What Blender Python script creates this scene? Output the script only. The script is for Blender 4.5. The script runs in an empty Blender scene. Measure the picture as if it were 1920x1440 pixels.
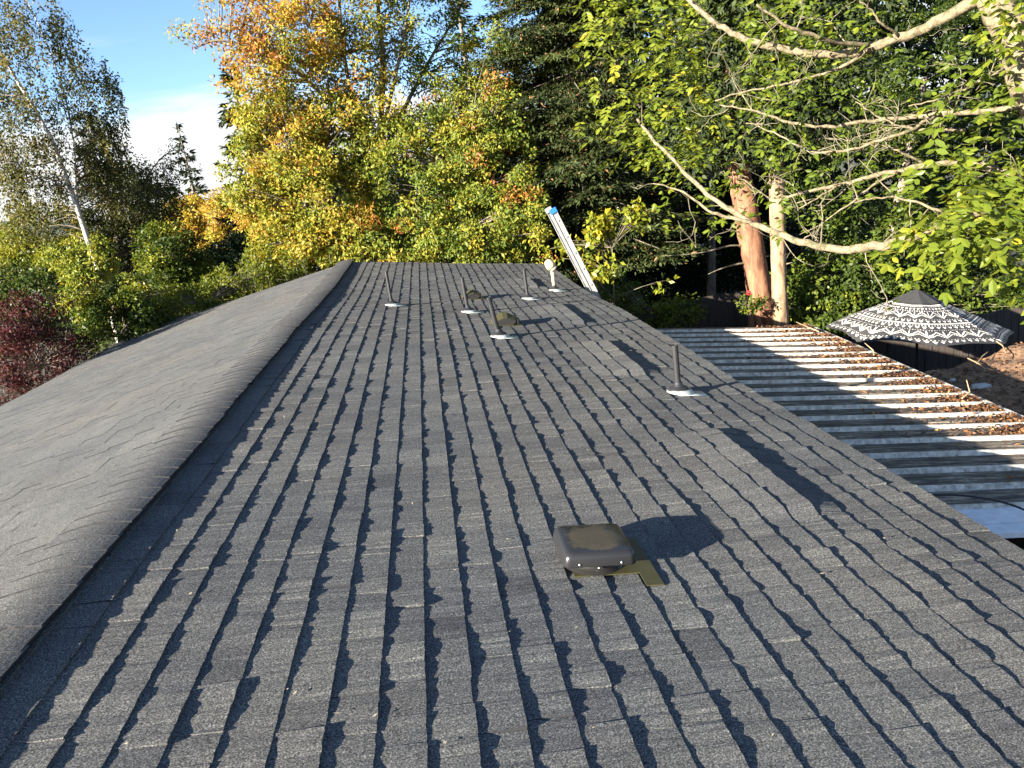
import bpy, math, random
import numpy as np
from mathutils import Vector, Matrix

SC = bpy.context.scene
COL = SC.collection
rng = np.random.default_rng(11)
random.seed(5)

# ------------------------------------------------------------------ camera
F_PX, YAW, PITCH, ROLL = 1457.25, 0.0817, 0.2635, -0.1410
CAM = np.array([1.6392, 0.0, 1.2853])
cy, sy, cp, sp = math.cos(YAW), math.sin(YAW), math.cos(PITCH), math.sin(PITCH)
FWD = np.array([sy * cp, cy * cp, -sp])
_r = np.array([cy, -sy, 0.0])
_u = np.cross(_r, FWD)
RGT = math.cos(ROLL) * _r + math.sin(ROLL) * _u
UPV = -math.sin(ROLL) * _r + math.cos(ROLL) * _u
cd = bpy.data.cameras.new('camera')
cam = bpy.data.objects.new('camera', cd)
COL.objects.link(cam)
cam.matrix_world = Matrix(((RGT[0], UPV[0], -FWD[0], CAM[0]), (RGT[1], UPV[1], -FWD[1], CAM[1]),
                           (RGT[2], UPV[2], -FWD[2], CAM[2]), (0, 0, 0, 1)))
cd.sensor_width = 36.0
cd.lens = 36.0 * F_PX / 1920.0
cd.clip_start = 0.05
cd.clip_end = 9000
SC.camera = cam

# ------------------------------------------------------------------ sun, sky, exposure
SUN_EL, SUN_AZ = math.radians(17.3), math.radians(29.5)
LIGHT = np.array([math.cos(SUN_AZ) * math.cos(SUN_EL), math.sin(SUN_AZ) * math.cos(SUN_EL), -math.sin(SUN_EL)])
sd = bpy.data.lights.new('sun', 'SUN')
sd.energy = 5.0
sd.angle = math.radians(0.5)
sd.color = (1.0, 0.92, 0.81)
sun = bpy.data.objects.new('sun', sd)
COL.objects.link(sun)
sun.rotation_euler = Vector(LIGHT).to_track_quat('-Z', 'Y').to_euler()
sun.location = (-20, -12, 15)

W = bpy.data.worlds.new('World')
SC.world = W
W.use_nodes = True
nt = W.node_tree
for n in list(nt.nodes):
    nt.nodes.remove(n)


def N(nt, t, **kw):
    n = nt.nodes.new(t)
    for k, v in kw.items():
        if k in n.inputs:
            n.inputs[k].default_value = v
        else:
            setattr(n, k, v)
    return n


wo = N(nt, 'ShaderNodeOutputWorld')
bg = N(nt, 'ShaderNodeBackground')
bg.inputs[1].default_value = 0.058
sky = N(nt, 'ShaderNodeTexSky', sky_type='NISHITA', sun_disc=False)
sky.sun_elevation = SUN_EL
sky.sun_rotation = math.radians(270) - SUN_AZ
sky.altitude = 60
sky.air_density = 0.75
sky.dust_density = 0.3
sky.ozone_density = 3.0
tc = N(nt, 'ShaderNodeTexCoord')
sep = N(nt, 'ShaderNodeSeparateXYZ')
nt.links.new(tc.outputs['Generated'], sep.inputs[0])
mp = N(nt, 'ShaderNodeMapping')
mp.inputs['Scale'].default_value = (1.3, 1.3, 9.0)
nt.links.new(tc.outputs['Generated'], mp.inputs[0])
nz = N(nt, 'ShaderNodeTexNoise', Scale=2.2, Detail=6.0, Roughness=0.55)
nt.links.new(mp.outputs[0], nz.inputs['Vector'])
# low cloud bank (dense within ~9 degrees of the horizon) and thin streaks above it
mr = N(nt, 'ShaderNodeMapRange', interpolation_type='SMOOTHSTEP')
mr.inputs[1].default_value, mr.inputs[2].default_value = 0.07, 0.15
mr.inputs[3].default_value, mr.inputs[4].default_value = 0.33, -0.12
nt.links.new(sep.outputs[2], mr.inputs[0])
ad = N(nt, 'ShaderNodeMath', operation='ADD')
nt.links.new(nz.outputs[0], ad.inputs[0])
nt.links.new(mr.outputs[0], ad.inputs[1])
cr = N(nt, 'ShaderNodeMapRange', interpolation_type='SMOOTHSTEP')
cr.inputs[1].default_value, cr.inputs[2].default_value = 0.40, 0.72
nt.links.new(ad.outputs[0], cr.inputs[0])
mx = N(nt, 'ShaderNodeMix', data_type='RGBA')
nt.links.new(cr.outputs[0], mx.inputs[0])
nt.links.new(sky.outputs[0], mx.inputs[6])
mx.inputs[7].default_value = (3.7, 3.75, 3.8, 1)
nt.links.new(mx.outputs[2], bg.inputs[0])
nt.links.new(bg.outputs[0], wo.inputs[0])

SC.view_settings.view_transform = 'Standard'
SC.view_settings.look = 'None'
SC.view_settings.exposure = 2.45
SC.view_settings.gamma = 1.0
SC.view_settings.use_curve_mapping = False
SC.render.engine = 'CYCLES'
SC.cycles.max_bounces = 6
SC.cycles.transparent_max_bounces = 4
SC.cycles.use_denoising = True

# ------------------------------------------------------------------ helpers


def ray(px, py):
    return FWD + RGT * (px - 960) / F_PX - UPV * (py - 720) / F_PX


def at(px, py, y):
    """point seen near (px, py) of the 1920x1440 photograph, y metres along the ridge"""
    d = ray(px, py)
    return CAM + d * (y / d[1])


def px2m(y):
    return y / F_PX / 0.93


def tag(o, label=None, cat=None, group=None, kind=None):
    if label:
        o['label'] = label
    if cat:
        o['category'] = cat
    if group:
        o['group'] = group
    if kind:
        o['kind'] = kind
    return o


def link(o, parent=None):
    COL.objects.link(o)
    if parent is not None:
        o.parent = parent
        o.matrix_parent_inverse = Matrix.Translation(parent.location).inverted() if parent.parent is None else Matrix()
    return o


def thing(name, label, cat, loc=(0, 0, 0), group=None, kind=None):
    o = bpy.data.objects.new(name, None)
    o.empty_display_size = 0.2
    o.location = [float(v) for v in loc]
    COL.objects.link(o)
    return tag(o, label, cat, group, kind)


class MB:
    """collects geometry in world space and links it as one mesh object"""

    def __init__(self):
        self.v, self.f, self.m, self.t = [], [], [], []

    def add(self, verts, faces, mat=0, tint=0.5):
        b = len(self.v)
        self.v.extend([tuple(map(float, p)) for p in verts])
        for fc in faces:
            self.f.append(tuple(i + b for i in fc))
            self.m.append(mat)
            self.t.append(tint)
        return self

    def box(self, c, size, mat=0, rot=None, tint=0.5):
        hx, hy, hz = [s / 2 for s in size]
        P = np.array([(x, y, z) for x in (-hx, hx) for y in (-hy, hy) for z in (-hz, hz)])
        if rot is not None:
            P = P @ np.asarray(rot).T
        P = P + np.asarray(c)
        return self.add(P, [(0, 1, 3, 2), (4, 6, 7, 5), (0, 4, 5, 1), (2, 3, 7, 6), (0, 2, 6, 4), (1, 5, 7, 3)], mat, tint)

    def tube(self, pts, rad, n=8, mat=0, cap=True, tint=0.5, bump=0.0):
        pts = np.asarray(pts, float)
        rad = np.broadcast_to(np.asarray(rad, float), (len(pts),))
        t = np.gradient(pts, axis=0)
        t /= np.linalg.norm(t, axis=1)[:, None] + 1e-12
        ref = np.array([0.0, 0, 1]) if abs(t[:, 2]).mean() < 0.9 else np.array([1.0, 0, 0])
        a = np.cross(t, ref)
        a /= np.linalg.norm(a, axis=1)[:, None] + 1e-12
        b = np.cross(t, a)
        ang = np.linspace(0, 2 * np.pi, n, endpoint=False)
        R = rad[:, None] * np.ones(n)[None]
        if bump:
            R = R * (1 + bump * rng.normal(size=R.shape))
        P = pts[:, None] + a[:, None] * (np.cos(ang)[None, :] * R)[..., None] + b[:, None] * (np.sin(ang)[None, :] * R)[..., None]
        F = []
        for i in range(len(pts) - 1):
            for j in range(n):
                k = (j + 1) % n
                F.append((i * n + j, i * n + k, (i + 1) * n + k, (i + 1) * n + j))
        if cap:
            F.append(tuple(range(n))[::-1])
            F.append(tuple((len(pts) - 1) * n + j for j in range(n)))
        return self.add(P.reshape(-1, 3), F, mat, tint)

    def lathe(self, prof, c, axis=(0, 0, 1), n=24, mat=0, rx=1.0, tint=0.5):
        ax = np.asarray(axis, float)
        ax /= np.linalg.norm(ax)
        a = np.cross(ax, (0, 1, 0)) if abs(ax[1]) < 0.9 else np.cross(ax, (1, 0, 0))
        a /= np.linalg.norm(a)
        b = np.cross(ax, a)
        ang = np.linspace(0, 2 * np.pi, n, endpoint=False)
        V = []
        for r, h in prof:
            V += [np.asarray(c) + ax * h + r * (a * math.cos(q) * rx + b * math.sin(q)) for q in ang]
        F = [(i * n + j, i * n + (j + 1) % n, (i + 1) * n + (j + 1) % n, (i + 1) * n + j) for i in range(len(prof) - 1) for j in range(n)]
        return self.add(V, F, mat, tint)

    def build(self, name, mats, parent=None, smooth=False, kind=None):
        me = bpy.data.meshes.new(name)
        me.from_pydata(self.v, [], self.f)
        mats = mats if isinstance(mats, (list, tuple)) else [mats]
        for m in mats:
            me.materials.append(m)
        if len(mats) > 1:
            me.polygons.foreach_set('material_index', self.m)
        at_ = me.attributes.new('tint', 'FLOAT', 'FACE')
        at_.data.foreach_set('value', self.t)
        if smooth:
            me.polygons.foreach_set('use_smooth', [True] * len(me.polygons))
        me.update()
        o = bpy.data.objects.new(name, me)
        link(o, parent)
        if kind:
            o['kind'] = kind
        return o


def np_mesh(name, V, nper, tint, mat, parent=None, kind=None, quads=None):
    """V: (n, nper, 3) separate faces of nper vertices; one tint per face"""
    n = len(V)
    me = bpy.data.meshes.new(name)
    me.vertices.add(n * nper)
    me.vertices.foreach_set('co', np.ascontiguousarray(V, np.float32).ravel())
    me.loops.add(n * nper)
    me.loops.foreach_set('vertex_index', np.arange(n * nper, dtype=np.int32))
    me.polygons.add(n)
    me.polygons.foreach_set('loop_start', np.arange(0, n * nper, nper, dtype=np.int32))
    a = me.attributes.new('tint', 'FLOAT', 'FACE')
    a.data.foreach_set('value', np.asarray(tint, np.float32))
    me.materials.append(mat)
    me.update(calc_edges=True)
    o = bpy.data.objects.new(name, me)
    link(o, parent)
    if kind:
        o['kind'] = kind
    return o


# ------------------------------------------------------------------ materials


def new_mat(name):
    m = bpy.data.materials.new(name)
    m.use_nodes = True
    nt = m.node_tree
    b = nt.nodes['Principled BSDF']
    return m, nt, b


def ramp(nt, fac, stops):
    r = N(nt, 'ShaderNodeValToRGB')
    e = r.color_ramp.elements
    while len(e) > 1:
        e.remove(e[-1])
    e[0].position, e[0].color = stops[0][0], (*stops[0][1], 1)
    for p, c in stops[1:]:
        k = e.new(p)
        k.color = (*c, 1)
    nt.links.new(fac, r.inputs[0])
    return r.outputs[0]


def obj_noise(nt, scale, detail=4, rough=0.55, stretch=None, coord='Object'):
    tc = N(nt, 'ShaderNodeTexCoord')
    src = tc.outputs[coord]
    if stretch:
        mp = N(nt, 'ShaderNodeMapping')
        mp.inputs['Scale'].default_value = stretch
        nt.links.new(src, mp.inputs[0])
        src = mp.outputs[0]
    n = N(nt, 'ShaderNodeTexNoise', Scale=scale, Detail=detail, Roughness=rough)
    nt.links.new(src, n.inputs['Vector'])
    return n.outputs[0]


def bump(nt, b, h, strength, dist):
    k = N(nt, 'ShaderNodeBump', Strength=strength, Distance=dist)
    nt.links.new(h, k.inputs['Height'])
    nt.links.new(k.outputs[0], b.inputs['Normal'])


def mix(nt, a, b, f, mode='MIX'):
    m = N(nt, 'ShaderNodeMix', data_type='RGBA', blend_type=mode)
    for i, v in ((6, a), (7, b), (0, f)):
        if hasattr(v, 'is_linked') or hasattr(v, 'links'):
            nt.links.new(v, m.inputs[i])
        else:
            m.inputs[i].default_value = (*v, 1) if isinstance(v, tuple) else v
    return m.outputs[2]


def attr(nt, name='tint'):
    a = N(nt, 'ShaderNodeAttribute', attribute_name=name)
    return a.outputs['Fac']


def simple(name, col, rough=0.6, metal=0.0, noise=0.0, scale=8, bumpd=0.0, dirt=None, stretch=None, spec=0.5):
    m, nt, b = new_mat(name)
    b.inputs['Roughness'].default_value = rough
    b.inputs['Metallic'].default_value = metal
    b.inputs['Specular IOR Level'].default_value = spec
    n = obj_noise(nt, scale, 5, 0.6, stretch)
    lo = tuple(c * (1 - noise) for c in col) if dirt is None else dirt
    hi = tuple(min(1, c * (1 + noise)) for c in col)
    c = ramp(nt, n, [(0.3, lo), (0.7, hi)])
    nt.links.new(c, b.inputs['Base Color'])
    if bumpd:
        bump(nt, b, n, 0.6, bumpd)
    return m


def shingle_mat():
    m, nt, b = new_mat('asphalt_shingle')
    b.inputs['Roughness'].default_value = 0.92
    b.inputs['Specular IOR Level'].default_value = 0.08
    g = obj_noise(nt, 190, 3, 0.75)                       # granules
    g2 = obj_noise(nt, 120, 2, 0.6)
    big = obj_noise(nt, 1.3, 4, 0.6)                     # wear
    brown = obj_noise(nt, 0.55, 3, 0.5)
    c = ramp(nt, g, [(0.36, (0.026, 0.027, 0.027)), (0.48, (0.074, 0.077, 0.075)), (0.58, (0.138, 0.140, 0.133)), (0.69, (0.28, 0.28, 0.265))])
    c = mix(nt, c, ramp(nt, g2, [(0.3, (0.55, 0.55, 0.56)), (0.7, (1.35, 1.33, 1.3))]), 0.7, 'MULTIPLY')
    c = mix(nt, c, ramp(nt, big, [(0.3, (0.84, 0.85, 0.88)), (0.7, (1.14, 1.12, 1.07))]), 1.0, 'MULTIPLY')
    c = mix(nt, c, ramp(nt, brown, [(0.4, (0.99, 0.99, 1.01)), (0.65, (1.05, 1.01, 0.98))]), 1.0, 'MULTIPLY')
    t = ramp(nt, attr(nt), [(0.0, (0.76, 0.76, 0.78)), (0.25, (0.94, 0.94, 0.95)), (1.0, (1.12, 1.12, 1.10))])
    c = mix(nt, c, t, 1.0, 'MULTIPLY')
    nt.links.new(c, b.inputs['Base Color'])
    bump(nt, b, g, 0.5, 0.0009)
    return m


def leaf_mat(name, stops, trans=0.35, rough=0.5):
    m, nt, b = new_mat(name)
    out = nt.nodes['Material Output']
    c = ramp(nt, attr(nt), stops)
    nt.links.new(c, b.inputs['Base Color'])
    b.inputs['Roughness'].default_value = rough
    b.inputs['Specular IOR Level'].default_value = 0.16
    tr = N(nt, 'ShaderNodeBsdfTranslucent')
    c2 = mix(nt, c, (1.1, 1.08, 0.6), 1.0, 'MULTIPLY')
    nt.links.new(c2, tr.inputs[0])
    ms = N(nt, 'ShaderNodeMixShader')
    ms.inputs[0].default_value = trans
    nt.links.new(b.outputs[0], ms.inputs[1])
    nt.links.new(tr.outputs[0], ms.inputs[2])
    nt.links.new(ms.outputs[0], out.inputs[0])
    return m


def bark_mat(name, a, bcol, scale=6, stretch=(1, 1, 0.25), rough=0.9, extra=None):
    m, nt, b = new_mat(name)
    b.inputs['Roughness'].default_value = rough
    b.inputs['Specular IOR Level'].default_value = 0.2
    n = obj_noise(nt, scale, 6, 0.65, stretch)
    c = ramp(nt, n, [(0.36, a), (0.58, bcol)])
    if extra:
        n2 = obj_noise(nt, extra[0], 5, 0.7, extra[3] if len(extra) > 3 else None)
        f = ramp(nt, n2, [(extra[2], (0, 0, 0)), (extra[2] + 0.08, (1, 1, 1))])
        c = mix(nt, c, extra[1], f)
    nt.links.new(c, b.inputs['Base Color'])
    bump(nt, b, n, 0.8, 0.012)
    return m


M_SH = shingle_mat()
M_FELT = simple('dark_underlay', (0.02, 0.02, 0.022), 0.9)
M_WALL = simple('painted_siding', (0.30, 0.27, 0.22), 0.8, noise=0.1)
M_FASCIA = simple('fascia_paint', (0.16, 0.15, 0.14), 0.7, noise=0.15)
M_PIPE = simple('black_plastic', (0.018, 0.018, 0.019), 0.42, noise=0.35, scale=14, spec=0.5)
M_RUB = simple('black_rubber', (0.016, 0.016, 0.017), 0.5, noise=0.3, scale=20)
M_FLASH = simple('pale_flashing', (0.42, 0.45, 0.41), 0.42, metal=0.35, noise=0.12, scale=9)
M_CREAM = simple('cream_plastic', (0.44, 0.37, 0.23), 0.5, noise=0.12, scale=10)
M_VENT = simple('dark_vent_metal', (0.030, 0.029, 0.027), 0.34, metal=0.35, noise=0.15, scale=9)
M_OLIVE = simple('olive_flashing', (0.052, 0.048, 0.018), 0.5, metal=0.25, noise=0.14, scale=12)
M_SCREW = simple('bright_screw', (0.45, 0.45, 0.43), 0.3, metal=0.9)
M_ALU = simple('aluminium', (0.34, 0.33, 0.31), 0.5, metal=0.3, noise=0.14, scale=12)
M_BLUE = simple('blue_plastic', (0.02, 0.14, 0.50), 0.45)
M_BLK = simple('black_cable_skin', (0.012, 0.012, 0.013), 0.5)
M_WOOD = simple('weathered_board', (0.045, 0.034, 0.026), 0.85, noise=0.4, scale=5, stretch=(6, 6, 0.5), bumpd=0.006)
M_POST = simple('dark_post', (0.05, 0.04, 0.032), 0.8, noise=0.3)
M_TWIG = simple('dry_twig', (0.34, 0.24, 0.13), 0.8, noise=0.2)
M_STONE = simple('pale_stone', (0.42, 0.41, 0.38), 0.8, noise=0.2, scale=14, bumpd=0.01)


def vent_cap_mat(c):
    m, nt, b = new_mat('dusty_vent_cap')
    b.inputs['Metallic'].default_value = 0.3
    tc = N(nt, 'ShaderNodeTexCoord')
    d = N(nt, 'ShaderNodeVectorMath', operation='DISTANCE')
    nt.links.new(tc.outputs['Object'], d.inputs[0])
    d.inputs[1].default_value = c
    n = obj_noise(nt, 16, 5, 0.6)
    a = N(nt, 'ShaderNodeMath', operation='MULTIPLY_ADD')
    nt.links.new(n, a.inputs[0])
    a.inputs[1].default_value = 0.16
    nt.links.new(d.outputs['Value'], a.inputs[2])
    f = N(nt, 'ShaderNodeMapRange', interpolation_type='SMOOTHSTEP')
    f.inputs[1].default_value, f.inputs[2].default_value = 0.205, 0.175
    nt.links.new(a.outputs[0], f.inputs[0])
    n2 = obj_noise(nt, 60, 4, 0.6)
    dust = ramp(nt, n2, [(0.3, (0.060, 0.050, 0.030)), (0.7, (0.082, 0.069, 0.043))])
    c_ = mix(nt, (0.028, 0.028, 0.029), dust, f.outputs[0])
    nt.links.new(c_, b.inputs['Base Color'])
    r = N(nt, 'ShaderNodeMapRange')
    r.inputs[3].default_value, r.inputs[4].default_value = 0.26, 0.5
    nt.links.new(f.outputs[0], r.inputs[0])
    nt.links.new(r.outputs[0], b.inputs['Roughness'])
    return m




def panel_mat():
    m, nt, b = new_mat('weathered_roof_panel')
    b.inputs['Roughness'].default_value = 0.75
    n = obj_noise(nt, 3.0, 7, 0.68, (1.0, 9.0, 1.0))
    n2 = obj_noise(nt, 26, 4, 0.7)
    c = ramp(nt, n, [(0.38, (0.030, 0.024, 0.019)), (0.52, (0.12, 0.098, 0.072)), (0.66, (0.40, 0.35, 0.27))])
    c = mix(nt, c, ramp(nt, n2, [(0.35, (0.45, 0.42, 0.4)), (0.6, (1.1, 1.1, 1.1))]), 0.75, 'MULTIPLY')
    t = ramp(nt, attr(nt), [(0.0, (0.60, 0.58, 0.56)), (1.0, (1.25, 1.25, 1.22))])
    c = mix(nt, c, t, 1.0, 'MULTIPLY')
    nt.links.new(c, b.inputs['Base Color'])
    bump(nt, b, n2, 0.3, 0.004)
    return m


M_PANEL = panel_mat()
M_RIB = simple('roof_panel_rib', (0.55, 0.52, 0.45), 0.5, scale=22, noise=0.3, dirt=(0.22, 0.19, 0.145))
M_TRIM = simple('pale_metal_trim', (0.66, 0.68, 0.70), 0.45, noise=0.15, scale=14)


def litter_mat():
    m, nt, b = new_mat('dry_leaf')
    b.inputs['Roughness'].default_value = 0.75
    c = ramp(nt, attr(nt), [(0, (0.035, 0.019, 0.011)), (0.35, (0.085, 0.040, 0.018)), (0.6, (0.17, 0.072, 0.024)), (0.85, (0.28, 0.13, 0.04)), (1, (0.40, 0.28, 0.07))])
    nt.links.new(c, b.inputs['Base Color'])
    return m


M_LITTER = litter_mat()


def soil_mat(name, a, c2, c3, sc=18):
    m, nt, b = new_mat(name)
    b.inputs['Roughness'].default_value = 0.95
    n = obj_noise(nt, sc, 7, 0.72)
    n2 = obj_noise(nt, sc * 0.14, 4, 0.6)
    c = ramp(nt, n, [(0.32, a), (0.5, c2), (0.68, c3)])
    c = mix(nt, c, ramp(nt, n2, [(0.35, (0.7, 0.72, 0.72)), (0.65, (1.2, 1.15, 1.1))]), 1.0, 'MULTIPLY')
    nt.links.new(c, b.inputs['Base Color'])
    bump(nt, b, n, 1.0, 0.02)
    return m


M_DEBRIS = soil_mat('leaf_mould', (0.07, 0.040, 0.022), (0.21, 0.12, 0.062), (0.38, 0.24, 0.13))
M_GROUND = soil_mat('garden_ground', (0.018, 0.020, 0.010), (0.045, 0.045, 0.020), (0.08, 0.075, 0.035), 4)
M_HILL = soil_mat('far_forest_hill', (0.03, 0.045, 0.03), (0.045, 0.06, 0.04), (0.06, 0.07, 0.05), 0.02)

L_BIRCH = leaf_mat('birch_leaf', [(0, (0.026, 0.034, 0.010)), (0.5, (0.066, 0.072, 0.020)), (0.8, (0.15, 0.12, 0.028)), (1, (0.25, 0.14, 0.035))], 0.3)
L_AUT = leaf_mat('autumn_leaf', [(0, (0.0405, 0.0725, 0.0165)), (0.25, (0.1188, 0.1624, 0.0248)), (0.45, (0.2228, 0.2248, 0.0275)), (0.62, (0.3645, 0.2683, 0.033)), (0.8, (0.3645, 0.1668, 0.033)), (1, (0.2565, 0.0841, 0.0358))], 0.36)
L_GREEN = leaf_mat('green_leaf', [(0, (0.0176, 0.0314, 0.0067)), (0.4, (0.0577, 0.087, 0.0123)), (0.75, (0.1443, 0.1633, 0.0179)), (1, (0.3136, 0.2782, 0.028))], 0.33, 0.42)
L_SHADE = leaf_mat('dark_shade_leaf', [(0, (0.006, 0.012, 0.005)), (0.5, (0.016, 0.030, 0.009)), (0.85, (0.045, 0.07, 0.018)), (1, (0.14, 0.16, 0.03))], 0.22, 0.45)  # leaf colours set near black, so under-canopy shade is partly painted in
L_CON = leaf_mat('conifer_needle', [(0, (0.008, 0.014, 0.006)), (0.5, (0.030, 0.042, 0.013)), (0.85, (0.062, 0.078, 0.020)), (0.93, (0.07, 0.09, 0.03)), (0.95, (0.22, 0.11, 0.05)), (1, (0.24, 0.12, 0.055))], 0.12, 0.6)
L_RED = leaf_mat('red_leaf', [(0, (0.0158, 0.0096, 0.008)), (0.45, (0.054, 0.0128, 0.016)), (0.8, (0.1224, 0.028, 0.028)), (0.9, (0.1584, 0.072, 0.036)), (1, (0.1152, 0.136, 0.032))], 0.3)
L_WAL = leaf_mat('walnut_leaf', [(0, (0.046, 0.0805, 0.0115)), (0.5, (0.1058, 0.1437, 0.0161)), (0.8, (0.1898, 0.2127, 0.0207)), (1, (0.391, 0.3105, 0.0287))], 0.42, 0.36)

B_BIRCH = bark_mat('birch_bark', (0.26, 0.23, 0.19), (0.46, 0.43, 0.38), 5, (1, 1, 1), 0.7, (6, (0.05, 0.045, 0.04), 0.58, (1.0, 1.0, 4.0)))
B_GREY = bark_mat('grey_bark', (0.07, 0.055, 0.042), (0.20, 0.165, 0.125), 7)
B_WAL = bark_mat('walnut_bark', (0.085, 0.064, 0.038), (0.22, 0.175, 0.105), 22, (1, 1, 1), 0.9, (13, (0.075, 0.07, 0.035), 0.54))
B_CED = bark_mat('cedar_bark', (0.085, 0.036, 0.022), (0.25, 0.12, 0.065), 9, (1, 1, 0.22), 0.9)
B_CED2 = bark_mat('pale_cedar_bark', (0.11, 0.065, 0.04), (0.31, 0.21, 0.12), 11, (1, 1, 0.3), 0.9)
B_TWIG = bark_mat('twig_bark', (0.07, 0.058, 0.038), (0.20, 0.17, 0.11), 14)

# ------------------------------------------------------------------ ground and hills
GZ = -3.5


def grid_sheet(name, xs, ys, zf, mat):
    V = [(x, y, zf(x, y)) for y in ys for x in xs]
    n = len(xs)
    Fc = [(j * n + i, j * n + i + 1, (j + 1) * n + i + 1, (j + 1) * n + i) for j in range(len(ys) - 1) for i in range(n - 1)]
    mb = MB().add(V, Fc)
    return mb.build(name, mat, smooth=True)


def ground_z(x, y):
    d = math.hypot(x, y - 8)
    z = GZ + 0.12 * math.sin(x * 0.35) * math.cos(y * 0.3)
    fall = max(0.0, min(1.0, (-x - 18) / 200)) + max(0.0, min(1.0, (y - 60) / 300))
    return z - 14 * min(1.0, fall) - max(0, d - 400) * 0.006


gx = np.unique(np.concatenate([np.linspace(-30, 40, 36), np.linspace(-400, 400, 21), np.linspace(-6000, 6000, 13)]))
gy = np.unique(np.concatenate([np.linspace(-30, 60, 31), np.linspace(-300, 500, 17), np.linspace(-5000, 7000, 13)]))
tag(grid_sheet('ground', gx, gy, ground_z, M_GROUND), 'dark garden soil under the trees and shrubs', None, None, 'structure')


def hill_z(x, y):
    a = (y - 3400) / 900
    return -90 + math.exp(-a * a) * (175 + 40 * math.sin(x * 0.0021 + 0.6) + 18 * math.sin(x * 0.0063))


tag(grid_sheet('hills', np.linspace(-5200, 3500, 90), np.linspace(2300, 4600, 14), hill_z, M_HILL), 'low wooded hills far off at the horizon', None, None, 'structure')

# ------------------------------------------------------------------ the house
S_R, S_L = 0.1475, math.radians(10.4)
EXP = 0.143
NR = 28
U_EAVE = NR * EXP + 0.03
UL_EAVE = 4.62
Y0 = -2.2
INTAKE = [(3.28, 4.53), (6.2, 7.5), (8.65, 10.12), (12.2, 13.23)]
U_INT = 23 * EXP


def sag(u, y):
    z = -0.035 * math.exp(-((y - 11.8) / 2.3) ** 2) + 0.012 * math.sin(y * 0.9 + 0.7 * u) * math.sin(u * 1.1)
    z += 0.006 * math.sin(y * 2.3 + 1.0) * math.sin(u * 2.4 + y * 0.2) + 0.02 * max(0, y - 14.2) / 1.8
    return z


def intake(u, y):
    if u > U_INT + 0.001:
        return 0.0
    w = max(0.0, 1 - (U_INT - u) / 0.40)
    for a, b in INTAKE:
        if a - 0.1 < y < b + 0.1:
            e = min(1.0, (y - a + 0.1) / 0.12, (b + 0.1 - y) / 0.12)
            return 0.036 * w * max(0.0, e)
    return 0.0


def PR(u, y, o=0.0, raw=False):
    if not raw:
        o = o + sag(u, y)
    return np.array([u * math.cos(S_R) + o * math.sin(S_R), y, -u * math.sin(S_R) + o * math.cos(S_R)])


def PL(u, y, o=0.0):
    o = o + 0.5 * sag(u, y)
    return np.array([-u * math.cos(S_L) - o * math.sin(S_L), y, -u * math.sin(S_L) + o * math.cos(S_L)])


def yend_r(u):
    return 15.95 - 0.12 * u


def yend_l(u):
    return 15.95 + 0.10 * u


house = thing('house', 'low dark grey shingled house roof filling the lower picture', 'house', (0, 7, GZ))
hw = MB()
x0, x1, yb, ya = -4.25, 3.62, 15.3, Y0 + 0.2
zt = -0.78
hw.add([(x0, ya, GZ - 0.3), (x1, ya, GZ - 0.3), (x1, yb, GZ - 0.3), (x0, yb, GZ - 0.3),
        (x0, ya, zt - 0.1), (x1, ya, zt), (x1, yb, zt), (x0, yb, zt - 0.1), (0, ya, -0.16), (0, yb, -0.16)],
       [(0, 1, 5, 8, 4), (2, 3, 7, 9, 6), (1, 2, 6, 5), (3, 0, 4, 7)])
hw.build('wall', M_WALL, house)

deck = MB()
ys = np.linspace(Y0, 15.9, 60)
us = np.linspace(0.02, U_EAVE - 0.03, 14)
V = [PR(u, min(y, yend_r(u) - 0.02), -0.018) for y in ys for u in us]
k = len(us)
deck.add(V, [(j * k + i, j * k + i + 1, (j + 1) * k + i + 1, (j + 1) * k + i) for j in range(len(ys) - 1) for i in range(k - 1)])
ul = np.linspace(0.02, UL_EAVE - 0.03, 14)
V = [PL(u, min(y + 0.4, yend_l(u) - 0.02), -0.014) for y in ys for u in ul]
deck.add(V, [(j * k + i + 1, j * k + i, (j + 1) * k + i, (j + 1) * k + i + 1) for j in range(len(ys) - 1) for i in range(k - 1)])
roof = deck.build('roof', M_FELT, house)


def part_under_roof(mb, name, mats, smooth=False, kind=None):
    o = mb.build(name, mats, None, smooth, kind)
    o.parent = roof
    return o


fa = MB()
for i in range(len(ys) - 1):
    a, b = ys[i], ys[i + 1]
    ue = U_EAVE - 0.035
    b = min(b, yend_r(ue) - .02)
    if b <= a:
        continue
    A, B = PR(ue, a, -0.02), PR(ue, b, -0.02)
    A2, B2 = A - np.array([0.0, 0, 0.17]), B - np.array([0.0, 0, 0.17])
    o = np.array([0.03, 0, 0])
    fa.add([A, B, B2, A2, A - o, B - o, B2 - o, A2 - o], [(0, 1, 2, 3), (7, 6, 5, 4), (3, 2, 6, 7)])
fo = fa.build('fascia', M_FASCIA, house)


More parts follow.
